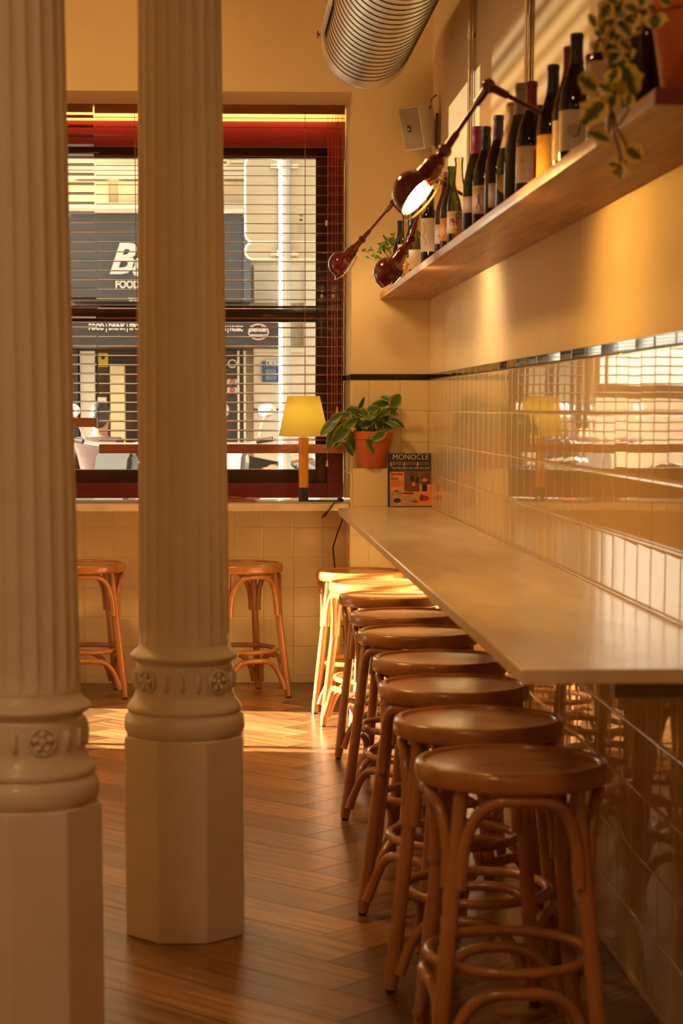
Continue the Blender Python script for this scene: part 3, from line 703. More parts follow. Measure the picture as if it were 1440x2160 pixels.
for i, (b, tp, w) in enumerate(LV):
    Yb = 9.845 + random.uniform(-.07, .05) - (.135 if b[1] > 840 and b[0] > 380 else 0); Yt = Yb + random.uniform(-.06, .03)
    if b[0] < 200: Yb -= .05; Yt -= .07
    P0 = px(b, .18056, 700, 760, Yb); P1 = px(tp, .18056, 700, 760, Yt)
    leaf(mb, P0-O, P1-O, w*1.2, Vector((random.uniform(-.4, .4), -1, random.uniform(.0, .6))), fold=random.uniform(.12, .35), droop=random.uniform(0, .18), heart=.5)
    q = TOP + Vector((random.uniform(-.05, .05), random.uniform(-.04, .04), -.01)); mid = (q+P0)/2+Vector((0, 0, .035))
    st.tube([q-O, mid-O, P0-O], [.0022, .0018, .0014], 6)
mb.obj('foliage', LEAF, pl, 80); st.obj('stems', STEM, pl)

iv = thing('trailing_ivy', 'variegated yellow and green ivy trailing from a large terracotta pot at the near shelf end', 'potted plant', (.888, 3.735, SZ1+.001))
pot(iv, .080, .112, .21, .06)
MB().lathe([(0, 0), (.09, 0), (.10, .012), (.096, .012), (.086, .004), (0, .004)], 40).obj('saucer', TERRA, iv)
IV = [((400, 1010), (212, 868), .024), ((480, 1180), (250, 1425), .028), ((590, 1040), (440, 960), .016), ((560, 1600), (325, 1495), .020), ((770, 1700), (930, 1815), .022), ((650, 1880), (545, 1860), .013), ((680, 1900), (690, 2040), .016), ((660, 1880), (745, 1960), .012),
      ((720, 770), (860, 1090), .028), ((560, 520), (690, 690), .024), ((640, 370), (520, 460), .020), ((400, 300), (335, 150), .012), ((620, 10), (735, 215), .024), ((1090, 180), (1080, 330), .026), ((470, 380), (405, 400), .014), ((440, 480), (395, 590), .014), ((760, 560), (800, 690), .016),
      ((620, 1090), (560, 1240), .020), ((640, 1120), (720, 1210), .018), ((800, 1080), (760, 1220), .014), ((700, 260), (820, 420), .022), ((560, 60), (480, 200), .022), ((760, 60), (880, 130), .022), ((900, 20), (1040, 90), .020), ((520, 160), (600, 300), .020), ((820, 250), (960, 330), .020), ((650, 620), (560, 740), .020), ((690, 480), (800, 560), .018), ((640, 800), (560, 950), .018), ((860, 150), (760, 300), .022), ((650, 480), (520, 560), .02), ((700, 900), (600, 1050), .02), ((1150, -20), (1260, 40), .02), ((560, -40), (660, 60), .022), ((960, -30), (880, 70), .02)]
mb = MB(); st = MB(); O = Vector(iv.location)
for i, (b, tp, w) in enumerate(IV):
    Yb = 3.56+random.uniform(-.02, .02); Yt = Yb+random.uniform(-.025, .015)
    P0 = px(b, .18519, 1180, 0, Yb); P1 = px(tp, .18519, 1180, 0, Yt)
    leaf(mb, P0-O, P1-O, w*.88, Vector((random.uniform(-.4, .4), -1, random.uniform(-.2, .7))), fold=random.uniform(.1, .3), droop=random.uniform(0, .1), heart=.3, jag=.25)
for path in ([(1000, -20), (700, 150), (640, 500), (660, 900), (590, 1250), (600, 1450), (690, 1750), (690, 1890)], [(900, 0), (760, 300), (800, 700), (830, 1050), (780, 1260), (680, 1420), (640, 1440), (780, 1690), (745, 1890)], [(640, 1100), (560, 1350), (560, 1600)], [(800, -40), (600, 60), (500, 300), (430, 480)], [(640, 1440), (620, 1300), (480, 1180)], [(1000, 0), (1090, 120)]):
    st.tube([px(p, .18519, 1180, 0, 3.565)-O for p in path], .0024, 6)
mb.obj('foliage', IVY, iv, 80); st.obj('stems', BROWNSTEM, iv)

sp = thing('small_trailing_plant', 'small green plant in a little red pot at the far shelf end', 'potted plant', (.83, 9.74, SZ1+.001))
MB().lathe([(0, 0), (.026, 0), (.036, .055), (.038, .055), (.038, .065), (.033, .065), (0, .058)], 28).obj('pot', TERRA, sp)
mb = MB(); st = MB(); O = Vector(sp.location)
for (cx, cy) in [(780, 527), (772, 541), (789, 541), (793, 538), (800, 530), (803, 524), (808, 517), (812, 510), (817, 505), (822, 502), (828, 497), (830, 506), (825, 512), (818, 516), (813, 522), (808, 528), (820, 524), (828, 518), (833, 510), (796, 544), (769, 530), (835, 522), (802, 516), (810, 502)]:
    P = at(cx, cy, 9.70+random.uniform(-.05, .03))-O
    for k in range(3):
        a = random.uniform(0, 2*PI); leaf(mb, P, P+Vector((math.cos(a)*.016, random.uniform(-.012, .004), math.sin(a)*.016)), .007, (random.uniform(-.3, .3), -1, .5), heart=.2)
    st.tube([Vector((0, 0, .06)), (P+Vector((0, 0, .07)))*.5+Vector((0, 0, .02)), P], .0011, 5)
mb.obj('foliage', leaf_mat('small_leaf', (.16, .24, .04), (.30, .38, .08), .7, 1.2), sp, 80); st.obj('stems', STEM, sp)

# ------------------------------------------------------------------ things on the ledges
o = MB().box(((.627+.955)/2, (9.80+YP-.008)/2, (CZ+1.1310)/2+.0003), (.955-.627, YP-.008-9.80, 1.1310-CZ), bev=.003).obj('tiled_ledge', TILE_BACK); tag(o, 'small cream tiled box ledge in the corner under the potted plant', 'ledge')

mg = thing('magazine', 'dark magazine with orange photo cover propped upright in the corner', 'magazine', (.903, 9.735, CZ+.001))
mg.rotation_euler = (R(-7), 0, R(1.5)); MW, MH = .2195, .262
MB().box((0, .004, MH/2), (MW, .007, MH)).obj('pages', PAPERW, mg)
cov = MB().box((0, -.0004, MH/2), (MW, .0014, MH)).obj('cover', INK, mg, label='black front cover')
def mrect(x0, x1, y0, y1, m, name, lift=.0016):
    """cover rectangle in fractions, y from the top"""
    MB().box((MW*((x0+x1)/2-.5), -lift, MH*(1-(y0+y1)/2)), (MW*(x1-x0), .0006, MH*(y1-y0))).obj(name, m, cov)
mrect(.05, .97, .345, .985, ORANGE, 'orange_panel')
for a in ((.37, .71, .35, .715, BROWNPRINT), (.72, .97, .35, .58, BROWNPRINT), (.06, .35, .68, .97, TANPRINT), (.37, .65, .78, .97, TANPRINT), (.77, .88, .58, .71, INK), (.28, .58, .735, .76, INK)): mrect(*a[:4], a[4], 'cover_picture', .0022)
for cx, cy, rx, ry, m in ((.83, .84, .10, .10, REDINK), (.76, .83, .05, .12, BROWNPRINT), (.55, .47, .05, .11, INK), (.67, .5, .04, .12, INK), (.58, .58, .04, .08, ORANGE), (.83, .5, .06, .06, ORANGE), (.21, .88, .08, .09, INK), (.20, .71, .035, .03, INK), (.6, .9, .08, .03, BROWNPRINT)):
    MB().lathe([(0, .0002), (.5, 0)], 18, T4((MW*(cx-.5), -.0027, MH*(1-cy)), FACE) @ Matrix.Diagonal((MW*rx*2, MH*ry*2*.5*2*.5, 1, 1))).obj('cover_picture', m, cov)
def mtext(body, size, x, y, m, align_='LEFT', **k): text('lettering', body, size, T4((MW*(x-.5), -.0028, MH*(1-y)), FACE), m, cov, align_=align_, **k)
mtext('MONOCLE', .0375, .52, .145, WHITEINK, 'CENTER', sx=.98, off=-.0006)
for x in (.06, .36, .66): mrect(x, x+.03, .16, .24, ORANGE, 'cover_tab')
for x in (.10, .40, .70):
    for k in range(4): mtext('mmmmm mmmmm mmm', .0062, x, .175+.018*k, TANPRINT, sx=.8)
mtext("Top of the shops\u2014the world's best stores", .0125, .52, .295, WHITEINK, 'CENTER', sx=.88)
mtext('mmmm mmmm mmmmmm mmmmm mmmm mmmmmm', .0075, .52, .325, TANPRINT, 'CENTER')
mtext('Service', .0205, .065, .425, INK, off=.0003); mtext('or', .016, .075, .462, REDINK, shear=.25); mtext('Style', .0205, .065, .51, INK, off=.0003)
for k in range(5): mtext('mmmmmm mmmmmm mmm', .006, .07, .535+.022*k, BROWNPRINT, sx=.85)
bk = thing('book', 'second book standing behind the magazine against the tiles', 'book', (.935, 9.772, CZ+.001)); bk.rotation_euler = (R(-4), 0, R(1))
MB().box((.044, .008, .102), (.06, .014, .204)).obj('cover', mat('dark_green_cover', (.03, .035, .02), .4), bk)
MB().box((.043, .008, .103), (.0605, .0105, .205)).obj('pages', PAPERW, bk)

tl = thing('table_lamp', 'yellow shaded table lamp with an amber stem on the window counter', 'lamp', (.3985, 10.2, .9515))
MB().lathe([(0, 0), (.0262, 0), (.0262, .071), (0, .071)], 32).obj('base', STEMMETAL, tl, label='dark metal foot')
MB().lathe([(0, .0712), (.0256, .0712), (.0256, .325), (.012, .328), (0, .328)], 32).obj('stem', AMBER, tl, label='amber stem')
MB().lathe([(.1285, .331), (.0825, .535), (.0813, .535), (.1273, .331)], 48).obj('lamp_shade', SHADE, tl, label='yellow shade')
mb = MB(); mb.tube([(0, 0, .326), (0, 0, .36)], .014, 14)
for a in range(3): mb.tube([(0, 0, .52), (.0815*math.cos(a*2.094), .0815*math.sin(a*2.094), .532)], .0018, 6)
mb.tube([(0, 0, .36), (0, 0, .39)], .008, 8); mb.obj('bulb_holder', BRASS, tl)
MB().ball((0, 0, .425), .028, 18).obj('bulb', emit('warm_bulb', (1, .8, .42), 22), tl, label='glowing bulb')
L = bpy.data.lights.new('table_lamp_light', 'POINT'); L.energy = 7; L.color = (1, .80, .40); L.shadow_soft_size = .03
lo = bpy.data.objects.new('table_lamp_light', L); COL.objects.link(lo); lo.parent = tl; lo.location = (0, 0, .43)
pts = [at(651, 1054, 10.17), at(675, 1056, 10.16), at(700, 1057, 10.15), at(714, 1055, 10.14), at(704, 1064, 9.93), at(695, 1075, 9.90), at(682, 1086, 9.88), at(678, 1092, 9.88), at(686, 1088, 9.885), at(691, 1080, 9.91)]
pts[0].z = pts[1].z = pts[2].z = .9555; pts[3].z = .958; pts[4].z = .957; pts[4].y = 9.925
mb = MB(); mb.tube(pts, .0040, 8)
cb = mb.obj('lamp_cord', BLACKRUB); tag(cb, 'black cord looped over the window counter edge beside the table lamp', 'cord')
p = at(718, 1054, 10.14); MB().box(p-Vector(cb.location), (.026, .03, .022), Euler((.2, .5, .3)).to_matrix(), bev=.004).obj('plug', BLACKRUB, cb)
pts = [at(722, 1096, 9.98), at(716, 1112, 10.02), at(708, 1135, 10.06), at(702, 1155, 10.1), at(704, 1175, 10.12), at(706, 1200, 10.13), at(700, 1240, 10.13), at(692, 1265, 10.13), at(690, 1290, 10.13), at(697, 1310, 10.13), at(712, 1318, 10.15), at(725, 1322, 10.18), at(728, 1385, 10.2), at(729, 1425, 10.2)]
tag(MB().tube(pts, .0040, 8).obj('hanging_cord', BLACKRUB), 'thin black cord hanging down the tiles behind the farthest stools', 'cord')
bk2 = thing('open_book', 'red-brown booklet lying on the window counter beside the lamp', 'book', (.085, 10.22, .952), R(4))
mb = MB(); mb.prism([(-.11, 0), (.07, 0), (.07, .004), (.03, .012), (-.03, .021), (-.08, .024), (-.11, .018)], -.07, .07, 'y'); mb.obj('cover', BOOKRED, bk2)
MB().box((-.005, -.0705, .007), (.13, .001, .005)).obj('pages', mat('pinkish_page_edge', (.4, .2, .15), .6), bk2)

# ------------------------------------------------------------------ speaker, duct, conduits
spk = thing('wall_speaker', 'white box loudspeaker tilted downward on the wall high in the corner', 'speaker', (.912, 9.55, 2.735))
RS = Matrix.Rotation(R(-37), 3, 'Z') @ Matrix.Rotation(R(0), 3, 'X')
RS = Matrix.Rotation(R(-46), 3, 'Z') @ Matrix.Rotation(R(15), 3, 'X')
def spart(mb, n, m, **k): mb.xf(RS.to_4x4()); return mb.obj(n, m, spk, **k)
spart(MB().box((0, 0, 0), (.125, .105, .198), bev=.006), 'cabinet', SPEAKER)
spart(MB().box((0, -.0535, 0), (.112, .004, .186), bev=.001), 'front_grille', GRILLE, label='grey front grille')
bd = spart(MB().box((-.01, -.057, .0), (.018, .003, .030)), 'badge', INK); 
spart(MB().box((-.01, -.0592, -.003), (.008, .001, .010)), 'badge_mark', SPEAKER)
MB().box((.086, .0, -.02), (.014, .045, .16), bev=.003).obj('wall_bracket', DARKSTEEL, spk)
MB().tube([(.035, .04, -.03), (.075, .01, -.02)], .010, 10).obj('bracket_arm', DARKSTEEL, spk)
MB().tube([at(907, 228, 9.5)-Vector(spk.location), at(909, 212, 9.55)-Vector(spk.location), at(914, 204, 9.6)-Vector(spk.location), at(921, 200, 9.6)-Vector(spk.location)], .0035, 8).obj('cable', REDENAMEL, spk, label='dark red cable')

dc = thing('spiral_duct', 'ribbed galvanised air duct hanging under the ceiling in the corner', 'duct', (.655, 9.4, 3.088))
rid = .205
prof = [(rid-.004, -6.6)] + [(rid-.004, -6.6+.05*k) for k in range(1, 130)] + [(rid-.001, -.112), (rid, -.09), (rid-.003, -.085), (rid-.003, -.012), (rid, -.008), (rid+.002, 0), (rid-.004, 0), (rid-.008, -.3)]
MD = Matrix(((1, 0, 0), (0, 0, 1), (0, -1, 0))).to_4x4()
MB().lathe(prof, 72, MD).obj('duct_tube', STEEL, dc, 25)
mb = MB(); zz = -6.5
while zz < -.13:
    mb.lathe([(rid-.0045, zz-.0045), (rid-.001, zz-.0035), (rid, zz), (rid-.001, zz+.0035), (rid-.0045, zz+.0045)], 72, MD); zz += .094
mb.obj('seams', DARKSTEEL, dc, label='dark raised seams')
mb = MB(); mb.lathe([(rid+.001, -.0), (rid+.0015, .006), (rid-.004, .006)], 72, MD); mb.obj('end_collar', DARKSTEEL, dc)
mb = MB(); MG = T4((0, 0, 0), Matrix.Rotation(R(12), 3, 'Y'))
for (cy_, cz_, dy_, dz_) in ((-.62, .058, .70, .012), (-.62, -.058, .70, .012), (-.275, 0, .012, .125), (-.965, 0, .012, .125), (-.62, 0, .012, .11)): mb.box((-rid-.004, cy_, cz_), (.014, dy_, dz_+.012))
for k in range(16): mb.box((-rid-.002, -.93+k*.041, 0), (.010, .004, .11))
mb.xf(MG); mb.obj('vent_grille', SPEAKER, dc, label='pale vent grille')
mb = MB(); mb.box((-rid+.02, -.62, 0), (.03, .66, .10)); mb.xf(MG); mb.obj('vent_opening', INK, dc)
mb = MB(); mb.tube([(-rid+.005, -.03, .03), (-rid-.022, -.03, .03)], .004, 8); mb.box((-rid-.02, -.03, .03), (.006, .006, .03)); mb.box((-rid-.012, -.03, .03), (.005, .026, .006)); mb.obj('wing_screw', DARKSTEEL, dc)
mb = MB(); mb.box((0, -3.3, rid+.5), (.03, .004, 1.0)); mb.obj('hanger_strap', STEEL, dc)

for i, (yy, lab) in enumerate(((8.24, 'chrome conduit on the right wall, nearer the corner, with a clamp'), (6.69, 'chrome conduit on the right wall behind the red foil bottles'))):
    cd = thing('wall_conduit', lab, 'pipe', (XW-.010, yy, SZ1), 0, 'chrome conduits on the right wall')
    MB().tube([(0, 0, .002), (0, 0, ZC-SZ1-.002)], .0125, 16).obj('pipe', CHROME, cd)
    if i == 0: MB().tube([(.002, -.05, .002), (.002, -.05, ZC-SZ1-.002)], .004, 8).obj('thin_pipe', CHROME, cd)
    MB().lathe([(.0125, -.010), (.0165, -.010), (.0165, .010), (.0125, .010)], 20, T4((0, 0, .93))).obj('clamp', STEEL, cd)

# ------------------------------------------------------------------ street beyond the window
STONE = mat('warm_limestone', (.72, .60, .41), .8, var=.16, scale=2.2, bump=.1, bscale=8)
STONE2 = mat('pale_limestone', (.80, .72, .58), .8, var=.10, scale=3)
AWN = mat('charcoal_fascia', (.10, .105, .115), .45); BLUEGREY = mat('blue_grey_metal', (.14, .17, .23), .4)
DARKSHOP = mat('dark_shop_front', (.03, .028, .03), .3); SHOPGLASS = mat('shop_glass', (.06, .055, .05), .08)
LETTER = mat('white_lettering', (.92, .90, .86), .5)
tag(MB().box((0, 17, .07), (30, 12.4, .1)).obj('street', mat('asphalt', (.30, .28, .25), .85, var=.15, scale=5)), 'grey street outside the window', 'street', kind='structure')
FY = 20.0
bd = thing('stone_building', 'sunlit limestone building with a dark shop front across the street', 'building', (0, FY, 0))
def fp(x, y): v = at(x, y, FY); return v.x, v.z
def frect(mb, x0, y0, x1, y1, d=.1, yo=0, bev=0):
    a = fp(x0, y0); b = fp(x1, y1); mb.box(((a[0]+b[0])/2, yo-d/2, (a[1]+b[1])/2), (abs(b[0]-a[0]), d, abs(a[1]-b[1])), bev=bev); return mb
m = MB(); m.box((2.6, .3, 4), (8.6, .6, 8)); m.obj('facade', STONE, bd)
m = MB(); m.prism([(-1.70, 0), (-5.2, 3.5), (-4.8, 3.9), (-1.70, .6)], 0, 8); m.obj('corner_reflector', mat('reflector_brown', (.15, .105, .06), .85, var=.3, scale=3), bd)  # unseen slanted wall added to give the tiles a bright sunlit reflection
m = MB(); m.prism([(-1.72, -.35), (-1.72, .02), (-5.2, 3.5), (-5.45, 3.25)], 1.66, 3.28); m.obj('reflector_shade', AWN, bd)  # added dark band that limits the bright reflection from above
m = MB()
for (y0, y1, d) in ((352, 364, .28), (364, 380, .18), (432, 452, .22), (452, 462, .12)): frect(m, 112, y0, 560, y1, d)
m.obj('cornice', STONE2, bd, label='pale moulded cornice')
m = MB()
for x in (160, 250, 470): frect(m, x, 384, x+70, 430, .06)
frect(m, 470, 318, 500, 345, .3); frect(m, 478, 340, 520, 352, .34); m.obj('carved_panel', STONE, bd)
aw = frect(MB(), 155, 458, 512, 642, .5).obj('shop_fascia', AWN, bd, label='charcoal shop fascia')
frect(MB(), 512, 470, 527, 642, .52).obj('fascia_edge', BLUEGREY, bd); frect(MB(), 158, 452, 512, 462, .6).obj('fascia_ledge', STONE2, bd)
def fly(x, y, yo): v = at(x, y, FY+yo); return Vector((v.x, yo, v.z))
def ftext(body, x, y, hpx, yo, m=LETTER, align_='LEFT', **k):
    v = fly(x, y, yo); s = hpx/211*1.40
    return text('lettering', body, s, T4(v, FACE), m, aw, align_=align_, **k)
ftext('B', 229, 593, 60, -.53, off=.014, shear=.35, sx=.98); ftext('ender', 277, 593, 48, -.53, off=.014, shear=.3, sx=.62); ftext('FOOD | DRINK', 243, 612, 15.5, -.53, off=.004, sx=.80); ftext('www.', 271, 638, 10, -.53, off=.003, sx=1.05)
frect(MB(), 150, 676, 592, 738, .9, 0).obj('lower_awning', mat('dark_awning', (.045, .045, .05), .5), bd, label='dark lower awning band')
ftext('FOOD | DRINK | SPORTS | MUSIC', 187, 699, 12, -.93, off=.003, sx=.64); ftext('FOOD | DRINK | SPORTS | MUSIC', 512, 701, 10, -.93, align_='RIGHT', off=.003, sx=.64)
v = fly(545, 700, -.93); m = MB(); m.tube([(v.x+.092*math.cos(k*PI/20), v.y, v.z+.070*math.sin(k*PI/20)) for k in range(40)], .007, 6, closed=True); m.obj('logo_oval', mat('pink_logo', (.75, .55, .5), .5), aw)
ftext('Bender', 545, 703, 12, -.93, align_='CENTER', shear=.2, off=.002, sx=.75); ftext('BREWING', 545, 713, 6, -.93, align_='CENTER', off=.001, sx=.8)
m = MB(); frect(m, 292, 740, 500, 1010, .2); frect(m, 150, 740, 172, 1010, .3); m.obj('door_recess', DARKSHOP, bd)
m = MB(); frect(m, 172, 742, 206, 1010, .25); m.obj('shutter', STONE2, bd)
m = MB(); frect(m, 206, 742, 292, 1010, .12); m.obj('shop_window', SHOPGLASS, bd)
m = MB(); frect(m, 236, 770, 268, 1010, .35); m.obj('shop_barrel', mat('cream_pillar', (.80, .68, .42), .6, var=.15, scale=3), bd)
m = MB(); frect(m, 513, 742, 518, 1010, .3); frect(m, 500, 742, 505, 1010, .3); m.obj('door_jamb', mat('white_jamb', (.8, .78, .72), .5), bd)
m = MB()
for (y0, y1) in ((745, 862), (866, 1010)): frect(m, 534, y0, 640, y1, .16, bev=.02)
frect(m, 640, 560, 672, 1010, .12); m.obj('stone_pier', STONE2, bd)
frect(MB(), 534, 735, 640, 745, .26).obj('pier_capital', STONE2, bd)
frect(MB(), 535, 560, 640, 640, .08).obj('stone_block', STONE2, bd)
def notice(x0, y0, x1, y1, m, label, yo=-.3, name='notice'):
    a = at(x0, y0, FY+yo); b = at(x1, y1, FY+yo)
    o = MB().box(((a.x+b.x)/2, FY+yo, (a.z+b.z)/2), (b.x-a.x, .01, a.z-b.z)).obj(name, m); return tag(o, label, 'sign')
n = notice(552, 762, 599, 806, mat('blue_sign', (.03, .10, .22), .4), 'blue lettered drinks board on the stone pier behind the road sign pole', -.2, 'drinks_board')
text('lettering', 'DRINKS', .085, T4(at(561, 776, FY-.21), FACE), LETTER, n, off=.002, align_='LEFT', sx=.6)
for k in range(3): text('lettering', 'BEER', .05, T4(at(560, 789+k*7, FY-.21), FACE), mat('pale_blue_print', (.35, .5, .7), .5), n, align_='LEFT')
n = notice(207, 745, 228, 774, mat('yellow_sticker', (.85, .62, .02), .5), 'yellow sticker on the shop window', -.14, 'window_sticker')
MB().ball(at(217, 754, FY-.155), .02, 8).obj('mark', INK, n)
for (x0, y0, x1, y1, lb) in ((206, 838, 225, 856, 'round white sticker above the no entry notice'), (206, 858, 226, 870, 'small white notice with a red disc on the shop window'), (479, 800, 500, 812, 'white no smoking notice on the dark door'), (479, 817, 500, 829, 'plain white notice below the no smoking notice')):
    n = notice(x0, y0, x1, y1, mat('cream_notice', (.8, .74, .62), .5), lb, -.26)
    if 'disc' in lb or 'smoking' in lb: MB().lathe([(.012, 0), (.026, 0), (.026, .004), (.012, .004)], 16, T4(at((x0+x1)/2, (y0+y1)/2, FY-.275), FACE)).obj('mark', REDINK, n)
n = notice(480, 753, 500, 778, INK, 'dark badge shaped emblem on the door glass', -.24, 'door_emblem')
MB().tube([at(490+9*math.cos(k*PI/6), 767+8*math.sin(k*PI/6), FY-.255) for k in range(12)], .006, 5, closed=True).obj('emblem', LETTER, n)

# road sign seen from behind
SYD = 14.0
rs = thing('road_sign', 'back of a grey road sign on a galvanised pole outside the window', 'road sign', (.415, SYD, 0))
O = Vector((.415, SYD, 0)); SIGN = mat('grey_sign_back', (.46, .44, .38), .45, metal=.3, var=.06, scale=3); ZINC = mat('zinc_pole', (.55, .56, .54), .35, metal=.6, var=.1, scale=12)
def rrect(x0, x1, z0, z1, r, n=6):
    P = []
    for cx, cz, a in ((x1-r, z1-r, 0), (x0+r, z1-r, 90), (x0+r, z0+r, 180), (x1-r, z0+r, 270)):
        P += [(cx+r*math.cos(R(a+90*k/n)), cz+r*math.sin(R(a+90*k/n))) for k in range(n+1)]
    return P
for (x0, z0, x1, z1) in ((.147-.415, 2.572, .72-.415, 3.14), (.147-.415, 2.454, .72-.415, 2.564)):
    m = MB(); m.prism(rrect(x0, x1, z0, z1, .05), .045, .065, 'y')
    p_ = m.obj('sign_panel', SIGN, rs); m = MB(); P = rrect(x0, x1, z0, z1, .05); m.tube([(a, .047, b) for a, b in P], .008, 6, closed=True); m.obj('panel_rim', mat('white_sign_edge', (.85, .84, .8), .4), p_)
MB().tube([(0, 0, -.11), (0, 0, 3.14)], .042, 20).obj('pole', ZINC, rs)
for z in (3.08, 2.49):
    m = MB(); m.lathe([(.043, -.018), (.05, -.018), (.05, .018), (.043, .018)], 20, T4((0, 0, z))); m.box((-.07, .012, z), (.05, .02, .03)); m.box((.07, .012, z), (.05, .02, .03)); m.obj('clamp', ZINC, rs)
text('lettering', 'CE', .022, T4((.115, .0435, 2.74), FACE), INK, rs, off=.001); text('lettering', 'IIIII', .018, T4((.115, .0435, 2.71), FACE), INK, rs, off=.001)
for k in range(4): text('lettering', 'mmmmm', .012, T4((.115, .0435, 2.685-.016*k), FACE), INK, rs)

# parked scooters
def scooter(x, y, rz, body, seatc, label, tail=True, scale=1):
    t = thing('motor_scooter', label, 'scooter', (x, y, .12), rz, 'scooters parked outside the window')
    bmt = mat('scooter_paint_%d' % len(bpy.data.materials), body, .25, coat=.6)
    def side(poly, w, n, m, bev=.02):
        q = MB(); q.prism(poly, -w, w, 'y'); ed = [e for e in q.bm.edges]; bmesh.ops.bevel(q.bm, geom=ed, offset=bev, segments=2, affect='EDGES'); return q.obj(n, m, t, 60)
    for wx in (-.62, .62):
        q = MB(); q.lathe([(.14, -.035), (.2, -.045), (.235, -.03), (.245, 0), (.235, .03), (.2, .045), (.14, .035)], 28, T4((wx, 0, .245), Matrix(((1, 0, 0), (0, 0, 1), (0, -1, 0))))); w_ = q.obj('wheel', BLACKRUB, t)
        q = MB(); q.lathe([(0, -.03), (.14, -.02), (.15, 0), (.14, .02), (0, .03)], 20, T4((wx, 0, .245), Matrix(((1, 0, 0), (0, 0, 1), (0, -1, 0))))); q.obj('hub', STEEL, w_)
    side([(-.85, .42), (-.75, .72), (-.30, .80), (.02, .72), (.0, .45), (-.2, .30), (-.6, .38)], .15, 'rear_body', bmt)
    side([(-.1, .25), (.35, .25), (.35, .31), (-.1, .31)], .14, 'footboard', DARKSHOP)
    side([(.34, .28), (.50, .95), (.57, 1.0), (.64, .92), (.52, .50), (.44, .27)], .17, 'leg_shield', bmt, .03)
    side([(.42, .50), (.86, .46), (.82, .40), (.62, .52), (.46, .44)], .08, 'front_fender', bmt)
    side([(-.82, .78), (-.78, .86), (-.40, .90), (-.05, .83), (.02, .78), (-.3, .78)], .14, 'seat', seatc, .025)
    q = MB(); q.tube([(.50, -.36, 1.06), (.54, -.16, 1.03), (.54, .16, 1.03), (.50, .36, 1.06)], .014, 8); q.obj('handlebar', CHROME, t)
    q = MB(); q.ball((.62, 0, .93), .085, 16, (.8, 1, 1)); q.obj('headlight', LETTER, t)
    for s_ in (-1, 1):
        m_ = MB(); m_.tube([(.53, .26*s_, 1.04), (.50, .30*s_, 1.16), (.50, .33*s_, 1.24)], .007, 6); mm = m_.obj('mirror_stalk', CHROME, t)
        q = MB(); q.ball((.49, .36*s_, 1.29), .075, 16, (.25, 1, .72)); q.obj('mirror', mat('mirror_back', (.8, .8, .8), .15, metal=.6), mm)
        MB().tube([(.50, .27*s_, 1.05), (.50, .40*s_, 1.07)], .02, 8).obj('grip', BLACKRUB, t)
    q = MB(); q.ball((-.86, 0, .66), .07, 14, (.5, 1.5, .8)); q.obj('tail_light', mat('red_lens', (.55, .03, .02), .2), t)
    q = MB(); q.tube([(-.40, .17, .80), (-.85, .15, .92), (-.92, 0, .94), (-.85, -.15, .92), (-.40, -.17, .80)], .013, 8); q.obj('grab_rail', mat('cream_rail', (.8, .77, .66), .3), t)
    return t
scooter(-1.12, 15.0, R(60), (.05, .05, .05), DARKSHOP, 'dark grey scooter with red tail light, at the lower left of the window')
scooter(-.18, 15.2, R(70), (.22, .22, .22), DARKSHOP, 'silver scooter mostly behind the freestanding column')
scooter(.34, 16.9, R(160), (.16, .27, .22), mat('tan_seat', (.22, .12, .06), .5), 'pale green scooter parked left of the road sign pole')
scooter(.86, 15.2, R(-70), (.34, .32, .29), DARKSHOP, 'white scooter parked right of the road sign pole')
scooter(.52, 18.0, R(8), (.30, .04, .015), DARKSHOP, 'red scooter in the row behind the road sign pole')

# passer-by beyond the scooters
pr = thing('person', 'person in a dark red top sitting on a bench outside, seen from behind', 'person', (-1.10, 17.3, .12), R(160))
SKIN = mat('skin', (.42, .20, .11), .5); HAIR = mat('dark_hair', (.02, .014, .01), .5); TOP_ = mat('dark_red_top', (.04, .010, .010), .8); TROU = mat('dark_trousers', (.03, .03, .035), .8)
def skinned(name, pts, edges, rad, m, root=0):
    me = bpy.data.meshes.new(name); me.from_pydata(pts, edges, []); o = bpy.data.objects.new(name, me); COL.objects.link(o); o.parent = pr
    sk = o.modifiers.new('skin', 'SKIN'); me.skin_vertices[0].data[root].use_root = True
    for v, r_ in zip(me.skin_vertices[0].data, rad): v.radius = (r_, r_)
    sb = o.modifiers.new('smooth', 'SUBSURF'); sb.levels = 1; sb.render_levels = 2; me.materials.append(m); sk.use_smooth_shade = True
    return o
J = [(0, 0, .52), (0, -.02, .72), (0, -.03, .94), (0, -.04, 1.06), (0, -.06, 1.16), (0, -.08, 1.24), (-.18, -.02, 1.00), (-.25, -.03, .74), (-.18, -.24, .62), (.18, -.02, 1.00), (.25, -.03, .74), (.17, -.24, .62), (-.09, -.02, .49), (-.11, -.42, .50), (-.11, -.40, .09), (-.11, -.55, .04), (.09, -.02, .49), (.11, -.42, .50), (.11, -.40, .09), (.11, -.55, .04), (-.15, -.31, .60), (.14, -.31, .60)]
E_ = [(0, 1), (1, 2), (2, 3), (3, 4), (4, 5), (2, 6), (6, 7), (7, 8), (8, 20), (2, 9), (9, 10), (10, 11), (11, 21), (0, 12), (12, 13), (13, 14), (14, 15), (0, 16), (16, 17), (17, 18), (18, 19)]
skinned('body', J, E_, [.13, .13, .14, .055, .075, .085, .06, .042, .03, .06, .042, .03, .085, .06, .042, .035, .085, .06, .042, .035, .03, .03], SKIN)
skinned('jumper', J[:4]+J[6:8]+[J[8]]+J[9:11]+[J[11]], [(0, 1), (1, 2), (2, 3), (2, 4), (4, 5), (5, 6), (2, 7), (7, 8), (8, 9)], [.16, .155, .165, .075, .078, .058, .044, .078, .058, .044], TOP_)
